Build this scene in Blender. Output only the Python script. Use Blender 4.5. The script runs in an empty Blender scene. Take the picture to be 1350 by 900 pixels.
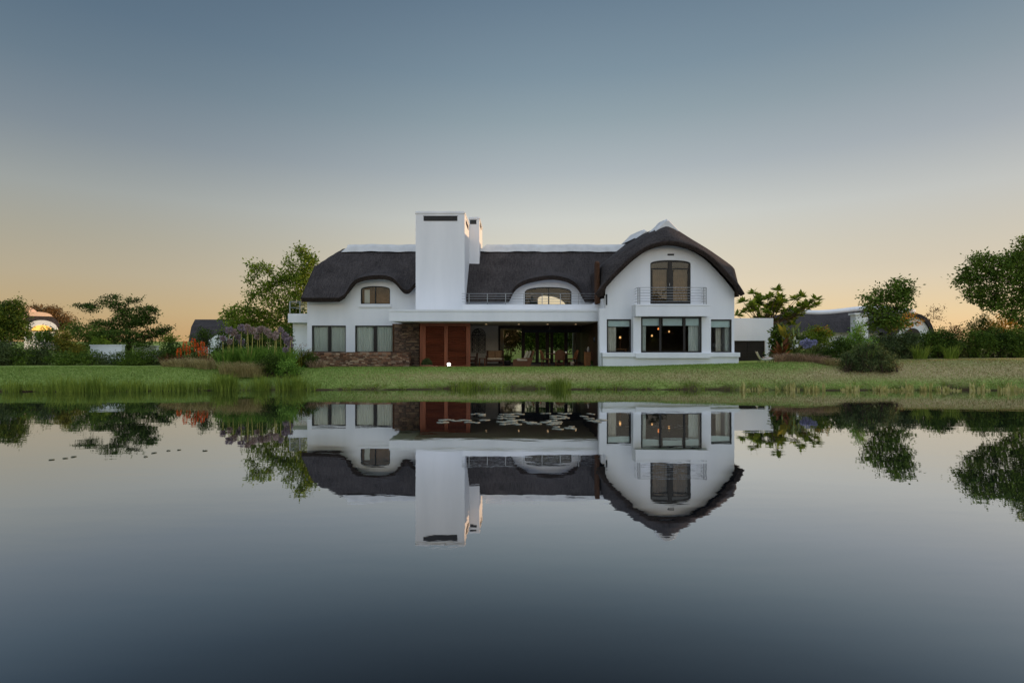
import bpy, math, random
import numpy as np
from mathutils import Vector

scn = bpy.context.scene
COL = scn.collection
rnd = random.Random(7)
rng = np.random.default_rng(11)

# ------------------------------------------------------------------ camera
F = 700.0            # focal length in photo pixels (1350 wide)
HC = 2.1             # eye height above the water
cd = bpy.data.cameras.new('camera')
cam = bpy.data.objects.new('camera', cd)
COL.objects.link(cam)
cam.location = (0, 0, HC)
cam.rotation_euler = (math.radians(90), 0, 0)
cd.sensor_width = 36.0
cd.lens = F / 1350 * 36.0
cd.clip_start = 0.05
cd.clip_end = 6000
scn.camera = cam

# ------------------------------------------------------------------ view
scn.view_settings.view_transform = 'Standard'
scn.view_settings.look = 'None'
scn.view_settings.exposure = 0.0
scn.view_settings.gamma = 1.0
scn.view_settings.use_curve_mapping = False
scn.cycles.max_bounces = 8
scn.cycles.transparent_max_bounces = 12
scn.cycles.use_denoising = True

# ------------------------------------------------------------------ sky and sun
SUN_EL = math.radians(4.0)
SUN_AZ = math.radians(76.0)      # from +Y (view direction) towards +X
world = bpy.data.worlds.new('World')
scn.world = world
world.use_nodes = True
wt = world.node_tree
for n in list(wt.nodes): wt.nodes.remove(n)
def W(t, **kw):
    n = wt.nodes.new(t)
    for k, v in kw.items(): setattr(n, k, v)
    return n
wl = wt.links.new
tc = W('ShaderNodeTexCoord')
sep = W('ShaderNodeSeparateXYZ'); wl(tc.outputs['Generated'], sep.inputs[0])
ramp = W('ShaderNodeValToRGB'); wl(sep.outputs['Z'], ramp.inputs['Fac'])
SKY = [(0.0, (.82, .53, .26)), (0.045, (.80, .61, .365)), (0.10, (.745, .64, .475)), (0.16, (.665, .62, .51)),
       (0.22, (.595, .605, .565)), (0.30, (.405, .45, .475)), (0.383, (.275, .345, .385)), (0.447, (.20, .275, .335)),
       (0.54, (.135, .20, .268)), (0.66, (.27, .33, .42)), (0.80, (.60, .68, .82)), (1.0, (.88, .97, 1.14))]  # unseen upper stops raised to light lawn and foliage
els = ramp.color_ramp.elements
while len(els) < len(SKY): els.new(0.5)
for e, (p, c) in zip(els, SKY):
    e.position = p; e.color = (*c, 1)
# dimmer away from the sunset, azimuth wise
az = W('ShaderNodeMapRange'); wl(sep.outputs['X'], az.inputs['Value'])
az.inputs['From Min'].default_value = -0.72; az.inputs['From Max'].default_value = 0.12
az.interpolation_type = 'SMOOTHSTEP'
tint = W('ShaderNodeMix', data_type='RGBA'); wl(az.outputs[0], tint.inputs['Factor'])
lowc = W('ShaderNodeMix', data_type='RGBA'); el3 = W('ShaderNodeMapRange'); wl(sep.outputs['Z'], el3.inputs['Value'])
el3.inputs['From Min'].default_value = 0.05; el3.inputs['From Max'].default_value = 0.38; wl(el3.outputs[0], lowc.inputs['Factor'])
lowc.inputs[6].default_value = (.62, .595, .545, 1); lowc.inputs[7].default_value = (.46, .525, .61, 1); wl(lowc.outputs[2], tint.inputs[6]); tint.inputs[7].default_value = (1, 1, 1, 1)
mul = W('ShaderNodeMix', data_type='RGBA', blend_type='MULTIPLY'); mul.inputs['Factor'].default_value = 1
wl(ramp.outputs[0], mul.inputs[6]); wl(tint.outputs[2], mul.inputs[7])
# unseen sky behind the photographer, brightened to light the front walls
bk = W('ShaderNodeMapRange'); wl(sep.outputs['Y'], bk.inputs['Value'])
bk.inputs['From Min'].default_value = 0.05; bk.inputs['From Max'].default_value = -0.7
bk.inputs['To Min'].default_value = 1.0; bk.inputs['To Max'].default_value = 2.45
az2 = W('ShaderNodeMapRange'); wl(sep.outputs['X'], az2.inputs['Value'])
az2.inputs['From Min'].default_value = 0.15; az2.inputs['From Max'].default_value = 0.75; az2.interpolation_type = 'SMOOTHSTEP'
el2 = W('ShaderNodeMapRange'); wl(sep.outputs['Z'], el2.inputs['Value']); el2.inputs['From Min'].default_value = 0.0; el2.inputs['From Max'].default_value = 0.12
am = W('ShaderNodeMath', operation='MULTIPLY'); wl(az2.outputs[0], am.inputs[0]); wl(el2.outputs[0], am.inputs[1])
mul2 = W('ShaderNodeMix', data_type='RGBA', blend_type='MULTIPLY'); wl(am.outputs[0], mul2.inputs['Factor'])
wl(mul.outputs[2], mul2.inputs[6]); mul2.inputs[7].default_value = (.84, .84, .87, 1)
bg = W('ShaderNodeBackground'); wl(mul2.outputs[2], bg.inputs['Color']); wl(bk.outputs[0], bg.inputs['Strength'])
nish = W('ShaderNodeTexSky', sky_type='NISHITA'); nish.sun_disc = False
nish.sun_elevation = SUN_EL; nish.sun_rotation = SUN_AZ
bg2 = W('ShaderNodeBackground'); wl(nish.outputs[0], bg2.inputs['Color']); bg2.inputs['Strength'].default_value = 0.012
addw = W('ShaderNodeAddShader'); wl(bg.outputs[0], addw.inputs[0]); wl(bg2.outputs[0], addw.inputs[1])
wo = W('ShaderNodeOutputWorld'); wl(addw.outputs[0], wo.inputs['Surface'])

sd = bpy.data.lights.new('sun', 'SUN')
sd.energy = 3.6; sd.color = (1.0, .60, .30); sd.angle = math.radians(0.6)
sun = bpy.data.objects.new('sun', sd); COL.objects.link(sun)
sdir = Vector((math.sin(SUN_AZ) * math.cos(SUN_EL), math.cos(SUN_AZ) * math.cos(SUN_EL), math.sin(SUN_EL)))
sun.rotation_euler = (-sdir).to_track_quat('-Z', 'Y').to_euler()
sun.location = sdir * 60

# ------------------------------------------------------------------ helpers
def at(px, py, Y):
    """real point at depth Y that the photograph shows at pixel (px, py)"""
    return ((px - 675) / F * Y, Y, HC + (450 - py) / F * Y)
def ax(px, Y): return (px - 675) / F * Y
def az_(py, Y): return HC + (450 - py) / F * Y

class MB:
    def __init__(s): s.v = []; s.f = []; s.m = []; s.n = 0; s.sm = []
    def add(s, v, f, m=0, smooth=False):
        v = np.asarray(v, float).reshape(-1, 3)
        s.v.append(v)
        for q in f:
            s.f.append([int(i) + s.n for i in q]); s.m.append(m); s.sm.append(smooth)
        s.n += len(v)
    def box(s, x0, x1, y0, y1, z0, z1, m=0):
        v = [(x0,y0,z0),(x1,y0,z0),(x1,y1,z0),(x0,y1,z0),(x0,y0,z1),(x1,y0,z1),(x1,y1,z1),(x0,y1,z1)]
        s.add(v, [(0,3,2,1),(4,5,6,7),(0,1,5,4),(1,2,6,5),(2,3,7,6),(3,0,4,7)], m)
    def obox(s, c, ux, uy, uz, m=0):
        """box from centre and half vectors"""
        c = np.array(c, float); ux = np.array(ux, float); uy = np.array(uy, float); uz = np.array(uz, float)
        v = [c+a*ux+b*uy+d*uz for d in (-1,1) for (a,b) in ((-1,-1),(1,-1),(1,1),(-1,1))]
        s.add(v, [(0,3,2,1),(4,5,6,7),(0,1,5,4),(1,2,6,5),(2,3,7,6),(3,0,4,7)], m)
    def prism_y(s, poly, y0, y1, m=0):
        """polygon in (x,z), counter-clockwise seen from -Y, extruded along Y"""
        n = len(poly)
        v = [(x,y0,z) for x,z in poly] + [(x,y1,z) for x,z in poly]
        f = [tuple(range(n)), tuple(range(2*n-1, n-1, -1))]
        for i in range(n):
            j = (i+1) % n
            f.append((i, i+n, j+n, j))
        s.add(v, f, m)
    def prism_x(s, poly, x0, x1, m=0):
        n = len(poly)
        v = [(x0,y,z) for y,z in poly] + [(x1,y,z) for y,z in poly]
        f = [tuple(range(n-1,-1,-1)), tuple(range(n, 2*n))]
        for i in range(n):
            j = (i+1) % n
            f.append((i, j, j+n, i+n))
        s.add(v, f, m)
    def tube(s, pts, r, n=8, m=0, cap=True, smooth=True):
        pts = np.asarray(pts, float); k = len(pts)
        r = np.broadcast_to(np.asarray(r, float), (k,))
        t = np.gradient(pts, axis=0); t /= np.linalg.norm(t, axis=1)[:,None] + 1e-9
        up = np.array([0,0,1.]) if abs(t[0][2]) < .9 else np.array([1.,0,0])
        a = np.cross(t, up); a /= np.linalg.norm(a, axis=1)[:,None] + 1e-9
        b = np.cross(t, a)
        th = np.arange(n) * 2*math.pi/n
        v = pts[:,None,:] + r[:,None,None]*(np.cos(th)[None,:,None]*a[:,None,:] + np.sin(th)[None,:,None]*b[:,None,:])
        f = []
        for i in range(k-1):
            for j in range(n):
                f.append((i*n+j, i*n+(j+1)%n, (i+1)*n+(j+1)%n, (i+1)*n+j))
        if cap:
            f.append(tuple(range(n-1,-1,-1))); f.append(tuple((k-1)*n+j for j in range(n)))
        s.add(v.reshape(-1,3), f, m, smooth)
    def lathe(s, prof, c, n=16, m=0):
        """profile of (r,z) round a vertical axis at c"""
        th = np.arange(n)*2*math.pi/n; v = []
        for r, z in prof:
            for t in th: v.append((c[0]+r*math.cos(t), c[1]+r*math.sin(t), c[2]+z))
        f = []; k = len(prof)
        for i in range(k-1):
            for j in range(n): f.append((i*n+j, i*n+(j+1)%n, (i+1)*n+(j+1)%n, (i+1)*n+j))
        f.append(tuple(range(n-1,-1,-1))); f.append(tuple((k-1)*n+j for j in range(n)))
        s.add(v, f, m, True)
    def build(s, name, mats, parent=None, bevel=0.0):
        V = np.concatenate(s.v) if s.v else np.zeros((0,3))
        return mk(name, V, s.f, mats, parent, s.m, s.sm, bevel)

def mk(name, V, faces, mats, parent=None, mi=None, sm=None, bevel=0.0):
    V = np.array(V, float)
    if parent is not None:
        o = parent; off = np.zeros(3)
        while o is not None:
            off += np.array(o.location); o = o.parent
        V = V - off
    me = bpy.data.meshes.new(name)
    if isinstance(faces, np.ndarray):
        nf, k = faces.shape
        me.vertices.add(len(V)); me.vertices.foreach_set('co', V.ravel())
        me.loops.add(nf*k); me.loops.foreach_set('vertex_index', faces.ravel().astype(np.int32))
        me.polygons.add(nf); me.polygons.foreach_set('loop_start', np.arange(0, nf*k, k, dtype=np.int32))
    else:
        me.from_pydata(V.tolist(), [], faces)
    if not isinstance(mats, (list, tuple)): mats = [mats]
    for m in mats: me.materials.append(m)
    if mi is not None: me.polygons.foreach_set('material_index', np.asarray(mi, np.int32))
    if sm is not None: me.polygons.foreach_set('use_smooth', np.asarray(sm, bool))
    me.update(calc_edges=True); me.validate()
    ob = bpy.data.objects.new(name, me); COL.objects.link(ob)
    if parent is not None: ob.parent = parent
    if bevel:
        b = ob.modifiers.new('bevel', 'BEVEL'); b.width = bevel; b.segments = 2; b.limit_method = 'ANGLE'
    return ob

def tag(o, label=None, cat=None, group=None, kind=None):
    if label: o['label'] = label
    if cat: o['category'] = cat
    if group: o['group'] = group
    if kind: o['kind'] = kind
    return o
def thing(name, loc, label, cat, group=None):
    o = bpy.data.objects.new(name, None); COL.objects.link(o); o.location = loc
    o.empty_display_size = .2
    return tag(o, label, cat, group)
def dup(root, loc, rotz=0.0, label=None, scale=None):
    r = root.copy(); COL.objects.link(r); r.location = loc; r.rotation_euler = (0,0,rotz)
    if scale: r.scale = scale
    if label: r['label'] = label
    for ch in list(root.children):
        c = ch.copy(); COL.objects.link(c); c.parent = r
        for g in list(ch.children):
            d = g.copy(); COL.objects.link(d); d.parent = c
    return r

# ------------------------------------------------------------------ materials
def newmat(name):
    m = bpy.data.materials.new(name); m.use_nodes = True
    nt = m.node_tree
    return m, nt, nt.nodes['Principled BSDF'], nt.links.new
def N(nt, t, **kw):
    n = nt.nodes.new(t)
    for k, v in kw.items(): setattr(n, k, v)
    return n
def rgb(c): return (*c, 1) if len(c) == 3 else c

def mat_plain(name, c, rough=.6, var=.12, scale=6, bump=0.0, bscale=40, spec=.3, metal=0.0, stretch=(1,1,1), c2=None):
    m, nt, p, L = newmat(name)
    t = N(nt, 'ShaderNodeTexCoord'); mp = N(nt, 'ShaderNodeMapping'); L(t.outputs['Object'], mp.inputs['Vector'])
    mp.inputs['Scale'].default_value = stretch
    ns = N(nt, 'ShaderNodeTexNoise'); ns.inputs['Scale'].default_value = scale; ns.inputs['Detail'].default_value = 6
    L(mp.outputs[0], ns.inputs['Vector'])
    r = N(nt, 'ShaderNodeValToRGB'); L(ns.outputs['Fac'], r.inputs['Fac'])
    a = tuple(x*(1-var) for x in c); b = c2 or tuple(min(1, x*(1+var)) for x in c)
    r.color_ramp.elements[0].position = .3; r.color_ramp.elements[0].color = rgb(a)
    r.color_ramp.elements[1].position = .7; r.color_ramp.elements[1].color = rgb(b)
    L(r.outputs[0], p.inputs['Base Color'])
    p.inputs['Roughness'].default_value = rough; p.inputs['Specular IOR Level'].default_value = spec
    p.inputs['Metallic'].default_value = metal
    if bump:
        n2 = N(nt, 'ShaderNodeTexNoise'); n2.inputs['Scale'].default_value = bscale; n2.inputs['Detail'].default_value = 5
        L(mp.outputs[0], n2.inputs['Vector'])
        bp = N(nt, 'ShaderNodeBump'); bp.inputs['Strength'].default_value = bump; bp.inputs['Distance'].default_value = .02
        L(n2.outputs['Fac'], bp.inputs['Height']); L(bp.outputs[0], p.inputs['Normal'])
    return m

def mat_leaf(name, dark, light, trans=.25, scale=1.2, third=None):
    """foliage: colour drifts from clump to clump and from leaf to leaf"""
    m, nt, p, L = newmat(name)
    t = N(nt, 'ShaderNodeTexCoord')
    ns = N(nt, 'ShaderNodeTexNoise'); ns.inputs['Scale'].default_value = scale; ns.inputs['Detail'].default_value = 3
    L(t.outputs['Object'], ns.inputs['Vector'])
    g = N(nt, 'ShaderNodeNewGeometry')
    ma = N(nt, 'ShaderNodeMath', operation='MULTIPLY_ADD'); L(g.outputs['Random Per Island'], ma.inputs[0])
    ma.inputs[1].default_value = .5; L(ns.outputs['Fac'], ma.inputs[2])
    sb = N(nt, 'ShaderNodeMath', operation='SUBTRACT'); L(ma.outputs[0], sb.inputs[0]); sb.inputs[1].default_value = .25
    r = N(nt, 'ShaderNodeValToRGB'); L(sb.outputs[0], r.inputs['Fac'])
    e = r.color_ramp.elements
    e[0].position = .25; e[0].color = rgb(dark); e[1].position = .8; e[1].color = rgb(light)
    if third: x = e.new(.92); x.color = rgb(third)
    L(r.outputs[0], p.inputs['Base Color']); p.inputs['Roughness'].default_value = .6
    p.inputs['Specular IOR Level'].default_value = .10
    tr = N(nt, 'ShaderNodeBsdfTranslucent'); L(r.outputs[0], tr.inputs['Color'])
    mx = N(nt, 'ShaderNodeMixShader'); mx.inputs['Fac'].default_value = trans
    L(p.outputs[0], mx.inputs[1]); L(tr.outputs[0], mx.inputs[2])
    L(mx.outputs[0], nt.nodes['Material Output'].inputs['Surface'])
    return m

def mat_island(name, cols, rough=.8, bump=.5, bscale=30):
    m, nt, p, L = newmat(name)
    g = N(nt, 'ShaderNodeNewGeometry'); r = N(nt, 'ShaderNodeValToRGB'); L(g.outputs['Random Per Island'], r.inputs['Fac'])
    r.color_ramp.interpolation = 'LINEAR'
    e = r.color_ramp.elements
    while len(e) < len(cols): e.new(.5)
    for i, c in enumerate(cols): e[i].position = i/(len(cols)-1); e[i].color = rgb(c)
    t = N(nt, 'ShaderNodeTexCoord')
    ns = N(nt, 'ShaderNodeTexNoise'); ns.inputs['Scale'].default_value = bscale; ns.inputs['Detail'].default_value = 6
    L(t.outputs['Object'], ns.inputs['Vector'])
    mr = N(nt, 'ShaderNodeMapRange'); L(ns.outputs['Fac'], mr.inputs['Value']); mr.inputs['To Min'].default_value = .55; mr.inputs['To Max'].default_value = 1.4
    mu = N(nt, 'ShaderNodeMix', data_type='RGBA', blend_type='MULTIPLY'); mu.inputs['Factor'].default_value = 1
    L(r.outputs[0], mu.inputs[6]); L(mr.outputs[0], mu.inputs[7]); L(mu.outputs[2], p.inputs['Base Color'])
    p.inputs['Roughness'].default_value = rough; p.inputs['Specular IOR Level'].default_value = .2
    bp = N(nt, 'ShaderNodeBump'); bp.inputs['Strength'].default_value = bump; bp.inputs['Distance'].default_value = .02
    L(ns.outputs['Fac'], bp.inputs['Height']); L(bp.outputs[0], p.inputs['Normal'])
    return m

def mat_thatch(name, c, c2, slope_axis='y'):
    m, nt, p, L = newmat(name)
    t = N(nt, 'ShaderNodeTexCoord')
    mp = N(nt, 'ShaderNodeMapping'); L(t.outputs['Object'], mp.inputs['Vector'])
    mp.inputs['Scale'].default_value = (1, .09, .12) if slope_axis == 'y' else (.09, 1, .12)
    ns = N(nt, 'ShaderNodeTexNoise'); ns.inputs['Scale'].default_value = 16; ns.inputs['Detail'].default_value = 8; ns.inputs['Roughness'].default_value = .7
    L(mp.outputs[0], ns.inputs['Vector'])
    big = N(nt, 'ShaderNodeTexNoise'); big.inputs['Scale'].default_value = .9; big.inputs['Detail'].default_value = 5
    L(t.outputs['Object'], big.inputs['Vector'])
    fine = N(nt, 'ShaderNodeTexNoise'); fine.inputs['Scale'].default_value = 11; fine.inputs['Detail'].default_value = 4
    L(t.outputs['Object'], fine.inputs['Vector'])
    m1 = N(nt, 'ShaderNodeMath', operation='MULTIPLY_ADD'); L(big.outputs['Fac'], m1.inputs[0]); m1.inputs[1].default_value = .6; L(ns.outputs['Fac'], m1.inputs[2])
    m2 = N(nt, 'ShaderNodeMath', operation='MULTIPLY_ADD'); L(fine.outputs['Fac'], m2.inputs[0]); m2.inputs[1].default_value = .8; L(m1.outputs[0], m2.inputs[2])
    r = N(nt, 'ShaderNodeValToRGB'); L(m2.outputs[0], r.inputs['Fac'])
    mr = N(nt, 'ShaderNodeMapRange'); L(m2.outputs[0], mr.inputs['Value']); mr.inputs['From Min'].default_value = .85; mr.inputs['From Max'].default_value = 1.55
    L(mr.outputs[0], r.inputs['Fac'])
    r.color_ramp.elements[0].color = rgb(c); r.color_ramp.elements[1].color = rgb(c2)
    L(r.outputs[0], p.inputs['Base Color']); p.inputs['Roughness'].default_value = .9; p.inputs['Specular IOR Level'].default_value = .15
    bp = N(nt, 'ShaderNodeBump'); bp.inputs['Strength'].default_value = .9; bp.inputs['Distance'].default_value = .06
    L(m2.outputs[0], bp.inputs['Height']); L(bp.outputs[0], p.inputs['Normal'])
    return m

def mat_emit(name, c, s):
    m, nt, p, L = newmat(name)
    p.inputs['Base Color'].default_value = rgb(c); p.inputs['Emission Color'].default_value = rgb(c); p.inputs['Emission Strength'].default_value = s
    return m

def mat_glass(name, tintc=(.93,.95,.94), ior=1.5):
    m, nt, p, L = newmat(name)
    nt.nodes.remove(p)
    tr = N(nt, 'ShaderNodeBsdfTransparent'); tr.inputs['Color'].default_value = rgb(tintc)
    gl = N(nt, 'ShaderNodeBsdfGlossy'); gl.inputs['Roughness'].default_value = .015
    fr = N(nt, 'ShaderNodeFresnel'); fr.inputs['IOR'].default_value = ior
    t = N(nt, 'ShaderNodeTexCoord'); ns = N(nt, 'ShaderNodeTexNoise'); ns.inputs['Scale'].default_value = 1.3
    L(t.outputs['Object'], ns.inputs['Vector'])
    bp = N(nt, 'ShaderNodeBump'); bp.inputs['Strength'].default_value = .05; bp.inputs['Distance'].default_value = .05
    L(ns.outputs['Fac'], bp.inputs['Height']); L(bp.outputs[0], gl.inputs['Normal'])
    mx = N(nt, 'ShaderNodeMixShader'); L(fr.outputs[0], mx.inputs['Fac']); L(tr.outputs[0], mx.inputs[1]); L(gl.outputs[0], mx.inputs[2])
    L(mx.outputs[0], nt.nodes['Material Output'].inputs['Surface'])
    return m

def mat_plaster():
    m, nt, p, L = newmat('white_plaster')
    t = N(nt, 'ShaderNodeTexCoord')
    big = N(nt, 'ShaderNodeTexNoise'); big.inputs['Scale'].default_value = .5; big.inputs['Detail'].default_value = 6
    mp = N(nt, 'ShaderNodeMapping'); mp.inputs['Scale'].default_value = (2.2, 2.2, .35)
    L(t.outputs['Object'], mp.inputs['Vector']); L(mp.outputs[0], big.inputs['Vector'])
    r = N(nt, 'ShaderNodeValToRGB'); L(big.outputs['Fac'], r.inputs['Fac'])
    r.color_ramp.elements[0].position = .28; r.color_ramp.elements[0].color = (.72, .735, .76, 1)
    r.color_ramp.elements[1].position = .62; r.color_ramp.elements[1].color = (.80, .81, .83, 1)
    L(r.outputs[0], p.inputs['Base Color']); p.inputs['Roughness'].default_value = .75; p.inputs['Specular IOR Level'].default_value = .2
    n2 = N(nt, 'ShaderNodeTexNoise'); n2.inputs['Scale'].default_value = 9; n2.inputs['Detail'].default_value = 6
    L(t.outputs['Object'], n2.inputs['Vector'])
    bp = N(nt, 'ShaderNodeBump'); bp.inputs['Strength'].default_value = .12; bp.inputs['Distance'].default_value = .03
    L(n2.outputs['Fac'], bp.inputs['Height']); L(bp.outputs[0], p.inputs['Normal'])
    return m

def mat_water():
    m, nt, p, L = newmat('pond_water')
    nt.nodes.remove(p)
    t = N(nt, 'ShaderNodeTexCoord')
    mp = N(nt, 'ShaderNodeMapping'); mp.inputs['Scale'].default_value = (.55, 1.6, 1); L(t.outputs['Object'], mp.inputs['Vector'])
    a = N(nt, 'ShaderNodeTexNoise'); a.inputs['Scale'].default_value = .8; a.inputs['Detail'].default_value = 2.5
    L(mp.outputs[0], a.inputs['Vector'])
    b = N(nt, 'ShaderNodeTexNoise'); b.inputs['Scale'].default_value = 5; b.inputs['Detail'].default_value = 2
    L(mp.outputs[0], b.inputs['Vector'])
    ma = N(nt, 'ShaderNodeMath', operation='MULTIPLY_ADD'); L(b.outputs['Fac'], ma.inputs[0]); ma.inputs[1].default_value = .10; L(a.outputs['Fac'], ma.inputs[2])
    bp = N(nt, 'ShaderNodeBump'); bp.inputs['Strength'].default_value = .13; bp.inputs['Distance'].default_value = .02
    L(ma.outputs[0], bp.inputs['Height'])
    gl = N(nt, 'ShaderNodeBsdfGlossy'); gl.inputs['Roughness'].default_value = .012; gl.inputs['Color'].default_value = (.95,.945,.955,1)
    L(bp.outputs[0], gl.inputs['Normal'])
    df = N(nt, 'ShaderNodeBsdfDiffuse'); df.inputs['Color'].default_value = (.010,.013,.016,1)
    lw = N(nt, 'ShaderNodeLayerWeight'); lw.inputs['Blend'].default_value = .5
    # reflectance against viewing angle: facing output = 1 at grazing
    r = N(nt, 'ShaderNodeValToRGB'); L(lw.outputs['Facing'], r.inputs['Fac'])
    pts = [(0.0,.04),(.38,.05),(.46,.085),(.54,.24),(.62,.47),(.70,.65),(.80,.79),(.90,.86),(1.0,.95)]
    e = r.color_ramp.elements
    while len(e) < len(pts): e.new(.5)
    for q, (x, v) in zip(e, pts): q.position = x; q.color = (v,v,v,1)
    mx = N(nt, 'ShaderNodeMixShader'); L(r.outputs[0], mx.inputs['Fac']); L(df.outputs[0], mx.inputs[1]); L(gl.outputs[0], mx.inputs[2])
    L(mx.outputs[0], nt.nodes['Material Output'].inputs['Surface'])
    return m

def mat_ground():
    m, nt, p, L = newmat('lawn')
    t = N(nt, 'ShaderNodeTexCoord'); sx = N(nt, 'ShaderNodeSeparateXYZ'); L(t.outputs['Object'], sx.inputs[0])
    n1 = N(nt, 'ShaderNodeTexNoise'); n1.inputs['Scale'].default_value = .35; n1.inputs['Detail'].default_value = 8; n1.inputs['Roughness'].default_value = .65
    mp = N(nt, 'ShaderNodeMapping'); mp.inputs['Scale'].default_value = (.6, 1.5, 1); L(t.outputs['Object'], mp.inputs['Vector']); L(mp.outputs[0], n1.inputs['Vector'])
    n2 = N(nt, 'ShaderNodeTexNoise'); n2.inputs['Scale'].default_value = 9; n2.inputs['Detail'].default_value = 8; L(t.outputs['Object'], n2.inputs['Vector'])
    # green sward
    g = N(nt, 'ShaderNodeValToRGB'); L(n2.outputs['Fac'], g.inputs['Fac'])
    g.color_ramp.elements[0].position = .3; g.color_ramp.elements[0].color = (.14,.195,.04,1)
    g.color_ramp.elements[1].position = .72; g.color_ramp.elements[1].color = (.28,.35,.09,1)
    d = N(nt, 'ShaderNodeValToRGB'); L(n2.outputs['Fac'], d.inputs['Fac'])
    d.color_ramp.elements[0].position = .3; d.color_ramp.elements[0].color = (.27,.21,.09,1)
    d.color_ramp.elements[1].position = .72; d.color_ramp.elements[1].color = (.46,.38,.20,1)
    # worn, dry strip: an attribute of the turf kept per vertex
    at_ = N(nt, 'ShaderNodeAttribute'); at_.attribute_name = 'dry'
    ma = N(nt, 'ShaderNodeMath', operation='MULTIPLY_ADD'); L(n1.outputs['Fac'], ma.inputs[0]); ma.inputs[1].default_value = 1.3
    L(at_.outputs['Fac'], ma.inputs[2])
    mr = N(nt, 'ShaderNodeMapRange'); L(ma.outputs[0], mr.inputs['Value']); mr.inputs['From Min'].default_value = .75; mr.inputs['From Max'].default_value = 1.45
    mx = N(nt, 'ShaderNodeMix', data_type='RGBA'); L(mr.outputs[0], mx.inputs['Factor']); L(g.outputs[0], mx.inputs[6]); L(d.outputs[0], mx.inputs[7])
    md = N(nt, 'ShaderNodeAttribute'); md.attribute_name = 'mud'
    mu_ = N(nt, 'ShaderNodeMix', data_type='RGBA'); L(md.outputs['Fac'], mu_.inputs['Factor']); L(mx.outputs[2], mu_.inputs[6]); mu_.inputs[7].default_value = (.055,.036,.018,1)
    L(mu_.outputs[2], p.inputs['Base Color']); p.inputs['Roughness'].default_value = .95; p.inputs['Specular IOR Level'].default_value = .1
    bp = N(nt, 'ShaderNodeBump'); bp.inputs['Strength'].default_value = .8; bp.inputs['Distance'].default_value = .06
    L(n2.outputs['Fac'], bp.inputs['Height']); L(bp.outputs[0], p.inputs['Normal'])
    return m

M = {}
M['plaster'] = mat_plaster()
M['cap'] = mat_plain('cement_ridge', (.60,.61,.61), .85, .10, 2, .2, 20)
M['thatch'] = mat_thatch('thatch', (.014,.012,.012), (.085,.074,.072))
M['thatch_x'] = mat_thatch('thatch_wing', (.014,.012,.012), (.085,.074,.072), 'x')
M['thatch_edge'] = mat_plain('thatch_cut_edge', (.034,.026,.023), .95, .5, 14, 1, 60, .1, stretch=(1,1,.5))
M['reed_brown'] = mat_plain('weathered_reed', (.095,.048,.028), .9, .5, 8, .8, 40, .1, stretch=(6,6,.6))
M['frame'] = mat_plain('dark_frame', (.022,.019,.017), .45, .2, 5)
M['timber'] = mat_plain('red_timber', (.25,.072,.032), .5, .28, 5, .25, 30, .3, stretch=(1,1,.12))
M['timber_slat'] = mat_plain('red_timber_slat', (.17,.042,.018), .5, .35, 4, .25, 30, .3, stretch=(.15,1,1))
M['door_wood'] = mat_plain('dark_door_wood', (.030,.014,.010), .5, .3, 4, .2, 30, .3, stretch=(1,1,.12))
M['garage'] = mat_plain('garage_door', (.022,.016,.013), .55, .3, 3, .2, 30, .3, stretch=(.2,1,3))
M['stone'] = mat_island('stacked_stone', [(.06,.032,.022),(.20,.10,.06),(.34,.18,.11),(.12,.075,.055),(.46,.32,.22),(.09,.05,.036),(.26,.13,.08)])
M['stone_dark'] = mat_island('stacked_stone_dark', [(.045,.034,.028),(.16,.10,.07),(.28,.19,.12),(.08,.06,.05),(.20,.12,.08)])
M['mortar'] = mat_plain('dark_joint', (.012,.009,.008), .95)
M['glass'] = mat_glass('window_glass')
M['glass_strong'] = mat_glass('door_glass', (.62,.64,.58), 1.6)
M['glass_dormer'] = mat_glass('dormer_glass', (.85,.87,.85), 1.5)
M['glass_rail'] = mat_glass('rail_glass', (.8,.85,.83), 1.45)
M['curtain'] = mat_plain('pale_curtain', (.76,.80,.75), .9, .08, 3, stretch=(5,1,.3))
M['blind'] = mat_plain('aqua_blind', (.70,.84,.82), .8, .05, 3)
M['cream'] = mat_plain('cream_curtain', (.74,.71,.62), .9, .1, 3)
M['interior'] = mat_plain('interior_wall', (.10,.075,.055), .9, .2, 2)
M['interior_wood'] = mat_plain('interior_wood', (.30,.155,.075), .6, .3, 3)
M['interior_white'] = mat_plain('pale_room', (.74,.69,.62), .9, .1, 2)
M['paving'] = mat_plain('terrace_paving', (.12,.095,.075), .7, .2, 4, .1)
M['steel'] = mat_plain('rail_steel', (.34,.35,.36), .45, .1, 5, metal=.2)
M['dark_steel'] = mat_plain('dark_steel', (.035,.036,.04), .45, .1, 5, metal=.4)
M['soffit'] = mat_plain('soffit', (.40,.36,.30), .8, .08, 3)
M['vent'] = mat_plain('vent_slot', (.035,.034,.034), .8, .4, 20)
M['wicker'] = mat_plain('wicker', (.15,.062,.028), .7, .4, 40, .8, 90)
M['wicker_dark'] = mat_plain('wicker_dark', (.075,.036,.022), .7, .4, 40, .8, 90)
M['cushion'] = mat_plain('beige_cushion', (.42,.36,.27), .9, .1, 8)
M['cushion_brown'] = mat_plain('patterned_cushion', (.20,.125,.07), .9, .45, 30)
M['oak'] = mat_plain('light_oak', (.34,.15,.06), .55, .2, 5, .15, 30, .3, stretch=(1,1,.15))
M['terracotta'] = mat_plain('terracotta', (.30,.13,.075), .85, .2, 8, .2)
M['china'] = mat_plain('white_china', (.75,.74,.70), .3, .03)
M['bark'] = mat_plain('bark', (.075,.052,.036), .95, .35, 9, .8, 25, .1, stretch=(1,1,.3))
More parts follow.
